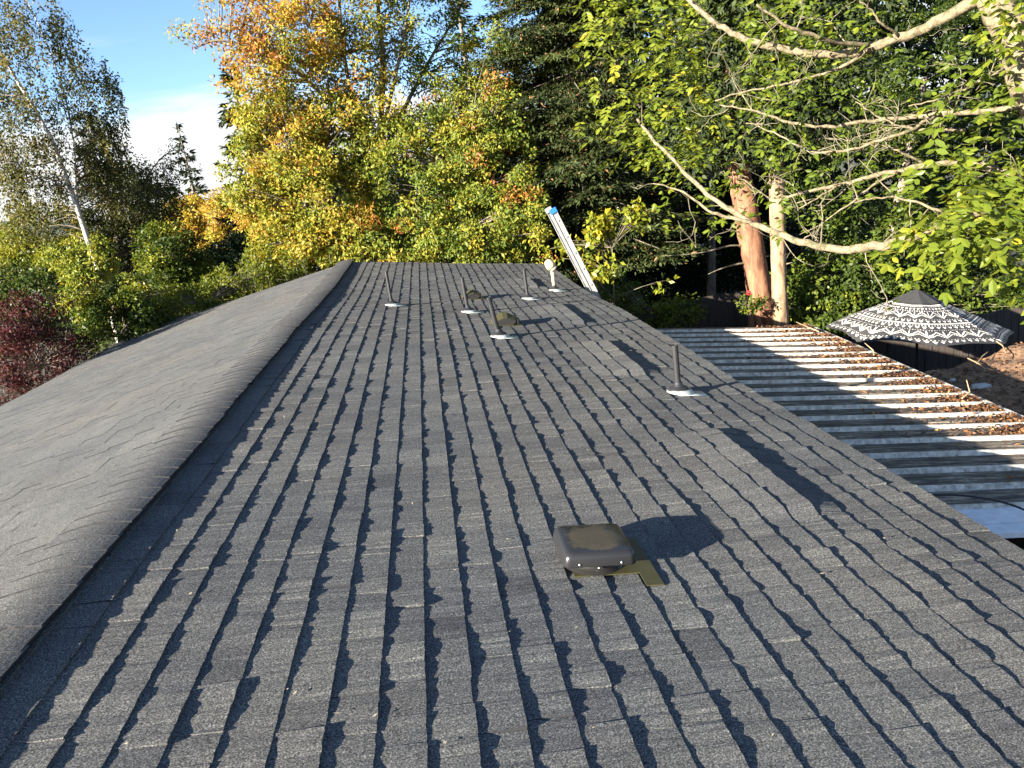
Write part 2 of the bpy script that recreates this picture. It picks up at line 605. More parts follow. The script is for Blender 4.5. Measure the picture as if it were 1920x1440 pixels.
def piece(mb, P, j, ya, yb, T, seg, thin, tint, jag, u_over=0.012, e=EXP, lift=0.0, edge=0):
    """one shingle tab: a wedge whose lower edge stands T proud of the course below"""
    n = max(2, int(round((yb - ya) / seg)))
    yy = np.linspace(ya, yb, n + 1)
    ub = j * e + rng.normal() * 0.0012
    ph = rng.uniform(0, 6.28)
    shape = int(rng.integers(0, 4))
    base = len(mb.v)
    rows = []
    for i, y in enumerate(yy):
        q = (i / n)
        env = (1.0, 0.72 + 0.5 * q, 1.22 - 0.5 * q, 0.75 + 0.42 * math.sin(math.pi * q))[shape]
        t = T * (env + jag * (0.34 * math.sin(ph + q * (yb - ya) * 55) + 0.26 * rng.normal()))
        t = max(0.35 * T, t)
        uu = ub + rng.normal() * 0.0009
        k1 = intake((j - 1) * e - u_over, y) if thin else 0
        k2 = intake(j * e - 0.002, y) if thin else 0
        rows.append((P((j - 1) * e - u_over, y, 0.0012 + k1 + lift), P(uu, y, t + k2 + lift), P(uu - 0.002, y, -0.012 + (0 if j != 23 else 0))))
    V = [p for r in rows for p in r]
    Fc = []
    for i in range(n):
        a, b = 3 * i, 3 * (i + 1)
        Fc += [(a, a + 1, b + 1, b), (a + 1, a + 2, b + 2, b + 1)]
    Fc += [(0, 2, 1), (3 * n, 3 * n + 1, 3 * n + 2)]
    if P is PL:
        Fc = [f[::-1] for f in Fc]
    mb.add(V, Fc, 0, tint)
    mb.m[-2:] = [edge, edge]
    return mb


def course_pieces(y_lo, y_hi, wa=0.10, wb=0.27):
    """random tabs along a course; a shingle is about a metre long, with 4 to 6 tabs of two thicknesses"""
    y = y_lo + rng.uniform(-0.5, 0)
    out = []
    while y < y_hi:
        hi = rng.random() < 0.5
        L = 1.0
        x = 0.0
        while x < L - 0.04:
            w = rng.uniform(wa, wb)
            if L - (x + w) < 0.08:
                w = L - x
            a, b = max(y + x, y_lo), min(y + x + w, y_hi)
            if b - a > 0.025:
                out.append((a, b, hi))
            x += w
            hi = not hi if rng.random() < 0.75 else hi
        y += L
    return out


cand = []
for j in range(1, NR + 1):
    ye = yend_r(j * EXP)
    for a, b, hi in course_pieces(Y0, ye):
        cand.append((j, a, b, hi))


def seen_size(j, a, b):
    m = PR((j - 0.5) * EXP, (a + b) / 2)
    d = m - CAM
    z = d @ FWD
    if z < 0.4:
        return -1
    X, Y = 960 + F_PX * (d @ RGT) / z, 720 - F_PX * (d @ UPV) / z
    if not (-40 < X < 1960 and -40 < Y < 1465):
        return -1
    return (b - a) * EXP / (z * z) * (1.5 / z)


order = sorted(range(len(cand)), key=lambda i: -seen_size(*cand[i][:3]))
single = set(order[:300])
field = MB()
for i, (j, a, b, hi) in enumerate(cand):
    T = (0.0112 if hi else 0.0078) * rng.uniform(0.8, 1.25)
    if (a + b) / 2 > 9:
        T *= 0.9
    r = rng.random()
    tint = rng.uniform(0.25, 0.9) if r > 0.10 else rng.uniform(0.0, 0.2)
    if hi:
        tint = min(1, tint + 0.12)
    g = 0.0008
    edge = 1 if rng.random() < 0.45 else 0
    if i in single:
        mb = MB()
        piece(mb, PR, j, a + g, b - g, T, 0.018, True, tint, 0.34, edge=edge)
        o = mb.build('shingle', [M_SH, M_FELT])
        o.parent = roof
    else:
        near = (a + b) / 2 < 7
        piece(field, PR, j, a + g, b - g, T, 0.03 if near else 0.045, True, tint, 0.34, edge=edge)
part_under_roof(field, 'shingle_field', [M_SH, M_FELT], kind='stuff')

lf = MB()
NL = int(UL_EAVE / EXP)
for j in range(1, NL + 1):
    for a, b, hi in course_pieces(Y0, yend_l(j * EXP), 0.2, 0.36):
        T = 0.0030 * rng.uniform(0.8, 1.2)
        up = (0.0030 if hi else 0.0) * rng.uniform(0.6, 1.2)
        r = rng.random()
        tint = rng.uniform(0.45, 0.9) if r > 0.08 else rng.uniform(0.2, 0.4)
        piece(lf, PL, j, a + 0.003, b - 0.003, T, 0.12, False, tint, 0.1, lift=up, edge=1)
part_under_roof(lf, 'shingle_field', [M_SH, M_FELT], kind='stuff').name = 'sunlit_shingle_field'

# ridge vent strip with bent cap shingles over it
CAPX = np.concatenate([np.linspace(-0.165, -0.10, 3), np.linspace(-0.07, 0.145, 9)])


def cap_profile():
    xs = np.linspace(-0.165, 0.145, 200)
    m = np.where(xs < -0.10, math.tan(S_L), math.tan(S_L) + (xs + 0.10) / 0.245 * (-0.27 - math.tan(S_L)))
    z = -0.165 * math.tan(S_L) + 0.050 + np.concatenate([[0], np.cumsum((m[1:] + m[:-1]) / 2 * np.diff(xs))])
    return np.interp(CAPX, xs, z)


CAPZ = cap_profile()


def RZ(x, y, z):
    return np.array([x, y, z + sag(max(x, 0), y)])


rv = MB()
for a in np.arange(Y0, 15.8, 0.4):
    b = min(a + 0.4, 15.93)
    prof = [(-0.150, -0.03), (-0.150, CAPZ[0] - 0.004), (-0.02, CAPZ[5] - 0.014), (0.128, CAPZ[-1] - 0.006), (0.126, -0.03)]
    V = [RZ(x, y, z) for y in (a, b) for x, z in prof]
    n = len(prof)
    rv.add(V, [(i, i + 1, n + i + 1, n + i) for i in range(n - 1)])
part_under_roof(rv, 'ridge_vent', M_PIPE)

cy_ = Y0
while cy_ < 15.9:
    mb = MB()
    y_n, y_f = cy_, min(cy_ + 0.185, 15.95)
    jx, sk = rng.normal() * 0.004, rng.normal() * 0.004
    lift = 0.0060 * rng.uniform(0.7, 1.5)
    n = len(CAPX)
    V = []
    for y, up in ((y_n, lift), (y_f, -0.001)):
        for x, z in zip(CAPX, CAPZ):
            V.append(RZ(x + jx, y + sk * x / 0.15 + rng.normal() * 0.001, z + up))
    V += [V[q] - np.array([0, 0, 0.008]) for q in range(n)]            # dark cut edge facing the near end
    V += [V[n - 1] - np.array([0, 0, 0.008]), V[2 * n - 1] - np.array([0, 0, 0.008]), V[0] - np.array([0, 0, 0.008]), V[n] - np.array([0, 0, 0.008])]
    Fc = [(i, i + 1, n + i + 1, n + i) for i in range(n - 1)]
    Fc += [(i, i + 1, 2 * n + i + 1, 2 * n + i) for i in range(n - 1)]
    Fc += [(n - 1, 3 * n, 3 * n + 1, 2 * n - 1), (0, n, 3 * n + 3, 3 * n + 2)]
    mb.add(V, Fc, 0, rng.uniform(0.35, 0.75))
    mb.m[-(n + 1):] = [1] * (n + 1)
    o = mb.build('ridge_cap_shingle', [M_SH, M_FELT])
    o.parent = roof
    cy_ += 0.143

# ------------------------------------------------------------------ pipes through the roof


def roof_uy(x, y):
    return x / math.cos(S_R), y


def vent_pipe(x, y, h, r, label, cream=False, lean=0.0):
    u, _ = roof_uy(x, y)
    b = PR(u, y, 0.012)
    t = thing('vent_pipe', label, 'vent pipe', b, 'vent pipes standing on the dark roof slope')
    fl = MB()
    # flashing plate lies on the slope, its uphill edge tucked under the course above
    pl = []
    for du, dy in ((-0.03, -0.105), (0.19, -0.105), (0.19, 0.03), (-0.03, 0.03)):
        pl.append(PR(u + du, y + dy, 0.0145))
    pl2 = [p - np.array([0, 0, 0.004]) for p in pl]
    fl.add(pl + pl2, [(0, 1, 2, 3), (0, 4, 5, 1), (1, 5, 6, 2), (2, 6, 7, 3), (3, 7, 4, 0)])
    nrm = np.array([math.sin(S_R), 0, math.cos(S_R)])
    fl.lathe([(0.104, 0.004), (0.100, 0.010), (0.088, 0.020), (0.075, 0.028), (0.05, 0.034)], PR(u + 0.012, y - 0.006, 0.012), nrm, 24)
    fl.build('flashing', M_FLASH, t, smooth=True)
    bt = MB()
    bt.lathe([(0.080, 0.022), (0.083, 0.027), (0.072, 0.040), (0.052, 0.050), (r + 0.012, 0.058), (r + 0.006, 0.080), (r + 0.001, 0.086)], PR(u, y, 0.008), (nrm + np.array([0, 0, 2.0])), 24)
    bt.build('boot', M_RUB, t, smooth=True)
    p = MB()
    d = np.array([lean, 0, 1.0])
    if not cream:
        top = b + d * h
        p.tube([b - d * 0.1, b + d * h * 0.5, top], r, 18, cap=False)
        p.lathe([(r, h), (r * 0.86, h), (r * 0.84, h - 0.12)], b, d, 18)
        p.build('pipe', M_PIPE, t, smooth=False)
    else:
        p.tube([b - d * 0.1, b + d * h * 0.5, b + d * h], r, 18)
        p.build('pipe', M_CREAM, t, smooth=True)
        c = MB()
        ax = np.array([0.55, 0.1, 0.85])
        ctr = b + d * h
        c.lathe([(0.0, 0.125), (0.028, 0.120), (0.052, 0.102), (0.070, 0.066), (0.076, 0.022), (0.074, -0.012), (0.060, -0.026), (0.03, -0.03)], ctr + np.array([-0.005, 0, 0.0]), ax * np.array([-1, 1, 1]), 24)
        c.build('cap', M_CREAM, t, smooth=True)
        c2 = MB()
        c2.lathe([(0.062, -0.03), (0.066, -0.04), (0.064, -0.055), (0.05, -0.06), (0.0, -0.06)], ctr, ax * np.array([-1, 1, 1]), 24)
        c2.build('lip', M_CREAM, t, smooth=True)
    return t


vent_pipe(3.345, 5.54, 0.37, 0.0245, 'black vent pipe standing nearest, close to the metal patio roof')
vent_pipe(1.061, 10.28, 0.45, 0.021, 'thin black vent pipe closest to the ridge, standing alone upslope')
vent_pipe(2.014, 9.645, 0.44, 0.023, 'black vent pipe in front of the farther slant box vent', lean=-0.03)
vent_pipe(2.216, 7.83, 0.42, 0.0265, 'thick black vent pipe in front of the olive topped slant box vent', lean=-0.12)
vent_pipe(2.919, 10.81, 0.42, 0.022, 'thin black vent pipe between the far box vent and the cream pipe')
vent_pipe(3.464, 11.79, 0.37, 0.027, 'cream white vent pipe with rounded mushroom cap beside the ladder', cream=True)

bits = []
for _ in range(150):
    u_, y_ = rng.uniform(0.3, 4.0), 1.5 + 14 * rng.random() ** 1.4
    bits.append(PR(u_, y_, 0.016))
bits = np.array(bits)


def specks(P, size):
    a_ = rng.normal(size=P.shape) * np.array([1, 1, 0.15])
    a_ /= np.linalg.norm(a_, axis=1)[:, None]
    b_ = np.cross(np.array([math.sin(S_R), 0, math.cos(S_R)]) + rng.normal(size=P.shape) * 0.2, a_)
    q_ = size * rng.uniform(0.4, 1.4, (len(P), 1))
    return np.stack([P - a_ * q_, P + b_ * q_ * 0.5, P + a_ * q_, P - b_ * q_ * 0.5], 1)


M_BIT = simple('pale_dry_bit', (0.30, 0.25, 0.17), 0.8, noise=0.4, scale=30)
tag(np_mesh('leaf_specks', specks(bits, 0.008), 4, np.full(len(bits), 0.5), M_BIT), 'tiny pale dry bits scattered over the dark roof slope', 'debris', None, 'stuff')

# ------------------------------------------------------------------ the near square roof vent


def near_vent(x, y):
    u, _ = roof_uy(x, y)
    b = PR(u, y, 0.012)
    t = thing('roof_vent', 'low square dark metal roof vent with dusty cap, nearest on the slope', 'roof vent', b)
    fl = MB()
    a = [PR(u + du, y + dy, 0.0155) for du, dy in ((-0.10, -0.128), (0.235, -0.128), (0.235, 0.19), (-0.10, 0.19))]
    tab = [PR(u + du, y + dy, 0.0165) for du, dy in ((0.165, -0.235), (0.235, -0.235), (0.235, -0.128), (0.165, -0.128))]
    for q in (a, tab):
        lo = [p - np.array([0, 0, 0.005]) for p in q]
        fl.add(q + lo, [(0, 1, 2, 3), (0, 4, 5, 1), (1, 5, 6, 2), (2, 6, 7, 3), (3, 7, 4, 0)])
    fl.build('flashing', M_OLIVE, t)
    nrm = np.array([math.sin(S_R), 0, math.cos(S_R)])
    nk = MB()
    nk.lathe([(0.135, 0.004), (0.122, 0.014), (0.108, 0.022), (0.108, 0.034), (0.118, 0.038), (0.108, 0.044), (0.104, 0.07)], PR(u, y, 0.012), nrm, 32)
    nk.build('collar', M_VENT, t, smooth=True)
    # rounded square cap, bevelled
    cp_ = MB()
    def ring(hw, r, o):
        pts = []
        for cx_, cy2, a0 in ((1, 1, 0), (-1, 1, 90), (-1, -1, 180), (1, -1, 270)):
            for q in (0, 30, 60, 90):
                w = math.radians(a0 + q)
                pts.append((cx_ * (hw - r) + r * math.cos(w), cy2 * (hw - r) + r * math.sin(w), o))
        return pts
    rings = [ring(0.132, 0.022, 0.050), ring(0.148, 0.026, 0.050), ring(0.149, 0.026, 0.054), ring(0.144, 0.026, 0.088), ring(0.141, 0.027, 0.097), ring(0.134, 0.028, 0.104), ring(0.124, 0.028, 0.107), ring(0.06, 0.02, 0.1085)]
    V = []
    for rg in rings:
        V += [PR(u + px_, y + py_, o + 0.012) for px_, py_, o in rg]
    n = 16
    Fc = [(i * n + q, i * n + (q + 1) % n, (i + 1) * n + (q + 1) % n, (i + 1) * n + q) for i in range(len(rings) - 1) for q in range(n)]
    Fc.append(tuple((len(rings) - 1) * n + q for q in range(n)))
    cp_.add(V, Fc)
    cp_.build('cap', vent_cap_mat(tuple(PR(u, y, 0.115))), t, smooth=True)
    for du in (-0.085, 0.085):
        s_ = MB()
        s_.lathe([(0.006, -0.002), (0.0055, 0.003), (0.003, 0.005), (0, 0.0055)], PR(u + du, y - 0.147, 0.012 + 0.062), (0, -1, 0), 10)
        s_.build('screw', M_SCREW, t, smooth=True)
    s_ = MB()
    s_.lathe([(0.005, -0.002), (0.0045, 0.003), (0, 0.005)], PR(u + 0.0, y - 0.12, 0.012 + 0.03), (0, -1, 0), 10)
    s_.build('screw', M_SCREW, t, smooth=True)


near_vent(2.105, 2.90)


def slant_vent(x, y, label, sc=1.0):
    u, _ = roof_uy(x, y)
    t = thing('box_vent', label, 'box vent', PR(u, y, 0.012), 'slant box vents between the pipes')
    hw = 0.15 * sc
    prof = [(-0.17, 0.012), (-0.14, 0.07), (-0.02, 0.158), (0.045, 0.162), (0.155, 0.118), (0.165, 0.09), (0.12, 0.0)]
    prof = [(a * sc, b * sc) for a, b in prof]
    hood = MB()
    V = []
    for s_, q in ((-1, 0.60), (-0.05, 1.0), (1, 0.9)):
        V += [PR(u + a, y + s_ * hw, o * q + 0.012) for a, o in prof]
    n = len(prof)
    hood.add(V, [tuple(range(n))[::-1], tuple(range(2 * n, 3 * n))], 0)
    hood.add(V, [(k * n + i, k * n + i + 1, (k + 1) * n + i + 1, (k + 1) * n + i) for k in (0, 1) for i in range(n - 1)], 1)
    hood.build('hood', [M_VENT, M_OLIVE], t)
    fl = MB()
    a = [PR(u + du * sc, y + dy * sc, 0.0155) for du, dy in ((-0.1, -0.175), (0.25, -0.175), (0.25, 0.05), (-0.1, 0.05))]
    lo = [p - np.array([0, 0, 0.005]) for p in a]
    fl.add(a + lo, [(0, 1, 2, 3), (0, 4, 5, 1), (1, 5, 6, 2), (2, 6, 7, 3), (3, 7, 4, 0)])
    fl.build('flashing', M_OLIVE, t)
    lip = MB()
    lip.box(PR(u + 0.19 * sc, y, 0.05), (0.012, 2 * hw, 0.05), 0)
    lip.build('louvre', M_PIPE, t)


slant_vent(2.34, 8.62, 'olive topped slant box vent behind the thick black pipe', 0.8)
slant_vent(2.13, 10.95, 'farther dark slant box vent half hidden by a black pipe', 0.75)

# ------------------------------------------------------------------ ladder against the eave
lad = thing('ladder', 'aluminium extension ladder leaning on the far right eave', 'ladder', (4.55, 12.3, GZ))
tilt = np.array([-math.sin(math.radians(20.5)), 0.0, math.cos(math.radians(20.5))])
side = np.array([0.0, 1.0, 0.0])
norm = np.cross(tilt, side)
L_up, L_dn = 1.30, 2.75
for yy_ in (11.98, 12.42):
    base = np.array([4.035, yy_, -0.60])
    r_ = MB()
    Rm = np.stack([norm, side, tilt], 1)
    r_.box(base + tilt * (L_up - L_dn) / 2, (0.008, 0.030, L_up + L_dn), 0, Rm)
    for q in (-0.042, 0.042):
        r_.box(base + tilt * (L_up - L_dn) / 2 + norm * q, (0.079, 0.008, L_up + L_dn), 0, Rm) if q < 0 else None
    r_.box(base + tilt * (L_up - L_dn) / 2 + norm * (-0.085), (0.008, 0.030, L_up + L_dn), 0, Rm)
    r_.build('rail', M_ALU, lad)
    c_ = MB()
    c_.box(base + tilt * (L_up + 0.006) + norm * -0.042, (0.104, 0.046, 0.075), 0, Rm)
    c_.build('end_cap', M_BLUE if yy_ < 12.2 else M_ALU, lad)
k_ = L_up - 0.16
while k_ > -L_dn:
    p_ = np.array([4.035, 0, -0.60]) + tilt * k_ + norm * -0.042
    rg_ = MB()
    rg_.tube([p_ + side * 11.965, p_ + side * 12.435], 0.017, 8)
    rg_.build('rung', M_ALU, lad)
    k_ -= 0.28

# ------------------------------------------------------------------ corrugated patio roof
CA = math.radians(8.4)
PX0, PZ0 = 3.55, -0.88 + 0.45 * math.tan(CA)


def PC(x, y, o=0.0):
    d = x - PX0
    return np.array([x + o * math.sin(CA), y, PZ0 - d * math.tan(CA) + o * math.cos(CA)])


def pc_edge(y):
    return 6.13 + 0.088 * (y - 5.4)


patio = thing('patio_roof', 'weathered corrugated metal patio roof half in shade beside the eave', 'patio roof', (5.2, 6.8, GZ))
yk = 3.84
k_ = 0
while yk < 9.75:
    mb = MB()
    w = 0.30
    prof = [(0.0, 0.0, 0), (0.012, 0.030, 1), (0.034, 0.030, 1), (0.046, 0.0, 1), (0.155, 0.0, 0), (0.163, 0.006, 0), (0.19, 0.006, 0), (0.198, 0.0, 0), (0.302, -0.001, 0)]
    xe = pc_edge(yk)
    xs_ = np.linspace(PX0, xe, 5)
    n = len(prof)
    V = [PC(x, yk + dy, o + 0.002 * rng.normal() * 0) for x in xs_ for dy, o, _ in prof]
    base = len(mb.v)
    mb.v.extend([tuple(v) for v in V])
    tn = rng.uniform(0.2, 0.9)
    for i in range(len(xs_) - 1):
        for q in range(n - 1):
            mb.f.append((i * n + q, (i + 1) * n + q, (i + 1) * n + q + 1, i * n + q + 1))
            mb.m.append(1 if (prof[q][2] == 1 and prof[q + 1][2] == 1) or q == 0 else 0)
            mb.t.append(tn)
    mb.build('roof_panel', [M_PANEL, M_RIB], patio)
    yk += w
    k_ += 1
YC1 = yk
tr = MB()
for dy, dz in ((3.52, 0.012), (3.64, 0.02), (3.72, 0.012)):
    w = 0.115 if dy != 3.72 else 0.125
    A = [PC(PX0, dy, dz), PC(pc_edge(3.6), dy, dz), PC(pc_edge(3.6), dy + w, dz), PC(PX0, dy + w, dz)]
    B = [p - np.array([0, 0, 0.03]) for p in A]
    tr.add(A + B, [(0, 1, 2, 3), (0, 4, 5, 1), (1, 5, 6, 2), (2, 6, 7, 3), (3, 7, 4, 0)])
tr.build('end_flashing', M_TRIM, patio)
ed = MB()
A, B = PC(pc_edge(3.5), 3.5, 0.028), PC(pc_edge(YC1), YC1 + 0.03, 0.028)
d_ = (B - A) / np.linalg.norm(B - A)
sd_ = np.array([d_[1], -d_[0], 0])
ed.add([A, B, B + sd_ * 0.035, A + sd_ * 0.035, A - [0, 0, 0.10], B - [0, 0, 0.10], B + sd_ * 0.035 - [0, 0, 0.10], A + sd_ * 0.035 - [0, 0, 0.10]],
       [(0, 1, 2, 3)[::-1], (3, 2, 6, 7)[::-1], (0, 4, 5, 1), (1, 5, 6, 2), (0, 3, 7, 4)])
ed.build('edge_trim', M_RIB, patio)
bm_ = MB()
A, B = PC(5.9, 3.7, -0.12), PC(6.2, 9.7, -0.12)
bm_.box((A + B) / 2, (0.09, 6.0, 0.16), 0)
bm_.build('beam', M_POST, patio)
for yy_ in (3.8, 6.7, 9.6):
    ps = MB()
    q = PC(6.02, yy_, -0.2)
    ps.box((q[0], yy_, (q[2] + GZ) / 2), (0.1, 0.1, q[2] - GZ), 0)
    ps.build('post', M_POST, patio)

cb = MB()
pts = [at(1790, 955, 3.9)]
cpts = [PC(4.05, 3.93, 0.07), PC(4.3, 3.90, 0.085), PC(4.45, 3.84, 0.10), PC(4.60, 3.72, 0.10), PC(4.70, 3.60, 0.07), PC(4.76, 3.50, 0.03), PC(4.80, 3.44, -0.1), PC(4.81, 3.42, -0.6)]
sm = []
for i in range(len(cpts) - 1):
    for q in np.linspace(0, 1, 5, endpoint=False):
        sm.append(cpts[i] * (1 - q) + cpts[i + 1] * q)
sm = np.array(sm)
for _ in range(3):
    sm[1:-1] = (sm[:-2] + 2 * sm[1:-1] + sm[2:]) / 4
cb.tube(sm, 0.0065, 8)
tag(cb.build('cable', M_BLK, None, smooth=True), 'thin black cable looping over the near pale edge of the patio roof', 'cable')

# ------------------------------------------------------------------ leaf litter helper


def curled(n, pos, size, up=0.7):
    """small curled dry leaves as separate quads"""
    a = rng.normal(size=(n, 3))
    a[:, 2] *= (1 - up)
    a /= np.linalg.norm(a, axis=1)[:, None]
    nrm = np.array([0, 0, 1.0]) + rng.normal(size=(n, 3)) * 0.55
    b = np.cross(nrm, a)
    b /= np.linalg.norm(b, axis=1)[:, None]
    s = size * rng.uniform(0.5, 1.3, (n, 1))
    c = np.cross(a, b)
    return np.stack([pos - a * s, pos + b * s * 0.45 + c * s * 0.25, pos + a * s * 0.9, pos - b * s * 0.45 + c * s * 0.25], 1)


# drifts along the outer edge of the patio roof, lying in the pans between ribs
P_, T_ = [], []
yk = 3.84
while yk < 9.75:
    far = (yk - 3.84) / 6
    nk_ = int(480 + 380 * rng.random()) if yk > 5 else int(90)
    reach = rng.uniform(0.35, 1.0) * (0.6 + 0.6 * far)
    dd = rng.exponential(reach * 0.42, nk_)
    yy2 = yk + 0.05 + rng.beta(1.2, 2.0, nk_) * 0.24
    xx = np.array([pc_edge(y) for y in yy2]) - 0.015 - dd
    ok = xx > 4.75
    for x, y, d in zip(xx[ok], yy2[ok], dd[ok]):
        P_.append(PC(x, y, 0.012 + rng.random() * 0.03 * math.exp(-d)))
        T_.append(rng.beta(1.6, 2.2))
    yk += 0.30
P_ = np.array(P_)
lit = np_mesh('leaf_litter', curled(len(P_), P_, 0.021), 4, T_, M_LITTER)
tag(lit, 'brown dry leaves drifted along the outer edge of the patio roof', 'leaves', None, 'stuff')

# twigs on the litter
for i, (x, y, l, az) in enumerate([(6.0, 6.02, 0.22, 0.4), (6.35, 9.2, 0.28, 2.0), (6.25, 7.8, 0.2, 1.1)]):
    tw = MB()
    b_ = PC(x, y, 0.05)
    tw.tube([b_, b_ + np.array([math.cos(az), math.sin(az), 0.25]) * l * 0.5, b_ + np.array([math.cos(az + .4), math.sin(az + .4), 0.45]) * l], [0.007, 0.006, 0.003], 6)
    tag(tw.build('twig', M_TWIG), ['dry twig sticking up from leaves at the near patio roof edge', 'dry twig at the far corner of the patio roof by the umbrella', 'dry twig lying midway along the leafy patio roof edge'][i], 'twig', 'twigs in the leaf litter')

# ------------------------------------------------------------------ leaf covered shed roof
SZ = -2.0
shed = thing('shed', 'low shed with flat brown leaf covered roof at the right', 'shed', (9.4, 7.6, GZ))


def shed_z(x, y):
    return SZ + 0.03 * math.sin(x * 2.3 + y) + 0.025 * math.sin(y * 3.7 - x * 1.3) + 0.02 * math.sin(x * 7 + y * 5)


sh = MB()
def sh_pt(a, b):
    # a along the far-left edge, b toward the camera
    p0, p1 = np.array([7.25, 9.09]), np.array([12.2, 10.74])
    e1 = (p1 - p0)
    e2 = np.array([-0.05, -4.4])
    q = p0 + a * e1 + b * e2
    return q
na, nb = 60, 60
V = []
for i in range(nb + 1):
    for j in range(na + 1):
        q = sh_pt(j / na, i / nb)
        edge = min(1, min(i, j, nb - i, na - j) / 4)
        V.append((q[0] + rng.normal() * 0.006, q[1] + rng.normal() * 0.006, shed_z(*q) + (rng.normal() * 0.008) * edge))
k = na + 1
sh.add(V, [(i * k + j, (i + 1) * k + j, (i + 1) * k + j + 1, i * k + j + 1) for i in range(nb) for j in range(na)])
so = sh.build('roof', M_DEBRIS, shed, smooth=True)
sl_ = MB()
c4 = [sh_pt(-0.005, -0.01), sh_pt(1, -0.01), sh_pt(1, 1), sh_pt(-0.005, 1)]
top = [np.array([p[0], p[1], SZ - 0.075]) for p in c4]
bot = [p - np.array([0, 0, 0.12]) for p in top]
sl_.add(top + bot, [(3, 2, 1, 0)[::-1], (0, 1, 5, 4)[::-1], (1, 2, 6, 5)[::-1], (2, 3, 7, 6)[::-1], (3, 0, 4, 7)[::-1], (4, 5, 6, 7)])
sl_.build('eave_board', M_WOOD, shed)
swl = MB()
cc = [sh_pt(0.06, 0.06), sh_pt(0.97, 0.06), sh_pt(0.97, 0.94), sh_pt(0.06, 0.94)]
swl.add([(p[0], p[1], z) for z in (GZ - 0.2, SZ - 0.2) for p in cc], [(0, 1, 5, 4), (1, 2, 6, 5), (2, 3, 7, 6), (3, 0, 4, 7)])
swl.build('wall', M_WOOD, shed)
P_ = []
for _ in range(5200):
    a, b = rng.random(), rng.random() ** 0.9
    q = sh_pt(a * 0.75, b)
    P_.append((q[0], q[1], shed_z(*q) + 0.01 + rng.random() * 0.014))
P_ = np.array(P_)
lit = np_mesh('leaf_litter', curled(len(P_), P_, 0.026, 0.75), 4, rng.beta(2.0, 2.4, len(P_)) * 0.85, M_LITTER)
tag(lit, 'fallen brown leaves scattered over the flat shed roof', 'leaves', None, 'stuff')
tw = MB()
for poly in ([(1868, 640), (1880, 648), (1886, 662), (1880, 672)], [(1815, 672), (1835, 682), (1845, 690), (1862, 694)], [(1832, 682), (1842, 668), (1852, 660)], [(1845, 692), (1858, 702), (1872, 706)]):
    pts = []
    for px_, py_ in poly:
        d = ray(px_, py_)
        t_ = (SZ + 0.035 - CAM[2]) / d[2]
        pts.append(CAM + d * t_)
    tw.tube(pts, [0.008] * (len(pts) - 1) + [0.004], 6)
tag(tw.build('twig', M_TWIG), 'pale forked fallen branch lying on the leaf covered shed roof', 'twig', 'twigs in the leaf litter')


def rock(px_, py_, r, label):
    d = ray(px_, py_)
    t_ = (SZ + 0.05 - CAM[2]) / d[2]
    c = CAM + d * t_
    mb = MB()
    V, Fc = [], []
    n, m_ = 14, 8
    ph = rng.uniform(0, 6, 6)
    for i in range(m_ + 1):
        th = math.pi * i / m_
        for j in range(n):
            a = 2 * math.pi * j / n
            q = 1 + 0.09 * math.sin(2 * a + ph[0]) + 0.07 * math.sin(3 * th + ph[1] + a)
            V.append(c + r * q * np.array([math.sin(th) * math.cos(a) * 1.3, math.sin(th) * math.sin(a), math.cos(th) * 0.62]))
    for i in range(m_):
        for j in range(n):
            Fc.append((i * n + j, (i + 1) * n + j, (i + 1) * n + (j + 1) % n, i * n + (j + 1) % n))
    mb.add(V, Fc)
    tag(mb.build('stone', M_STONE, smooth=True), label, 'stone')


rock(1838, 728, 0.10, 'large pale stone lying on the leaf covered shed roof')
rock(1786, 713, 0.035, 'small pale stone on the shaded corner of the shed roof')

# ------------------------------------------------------------------ patterned garden umbrella


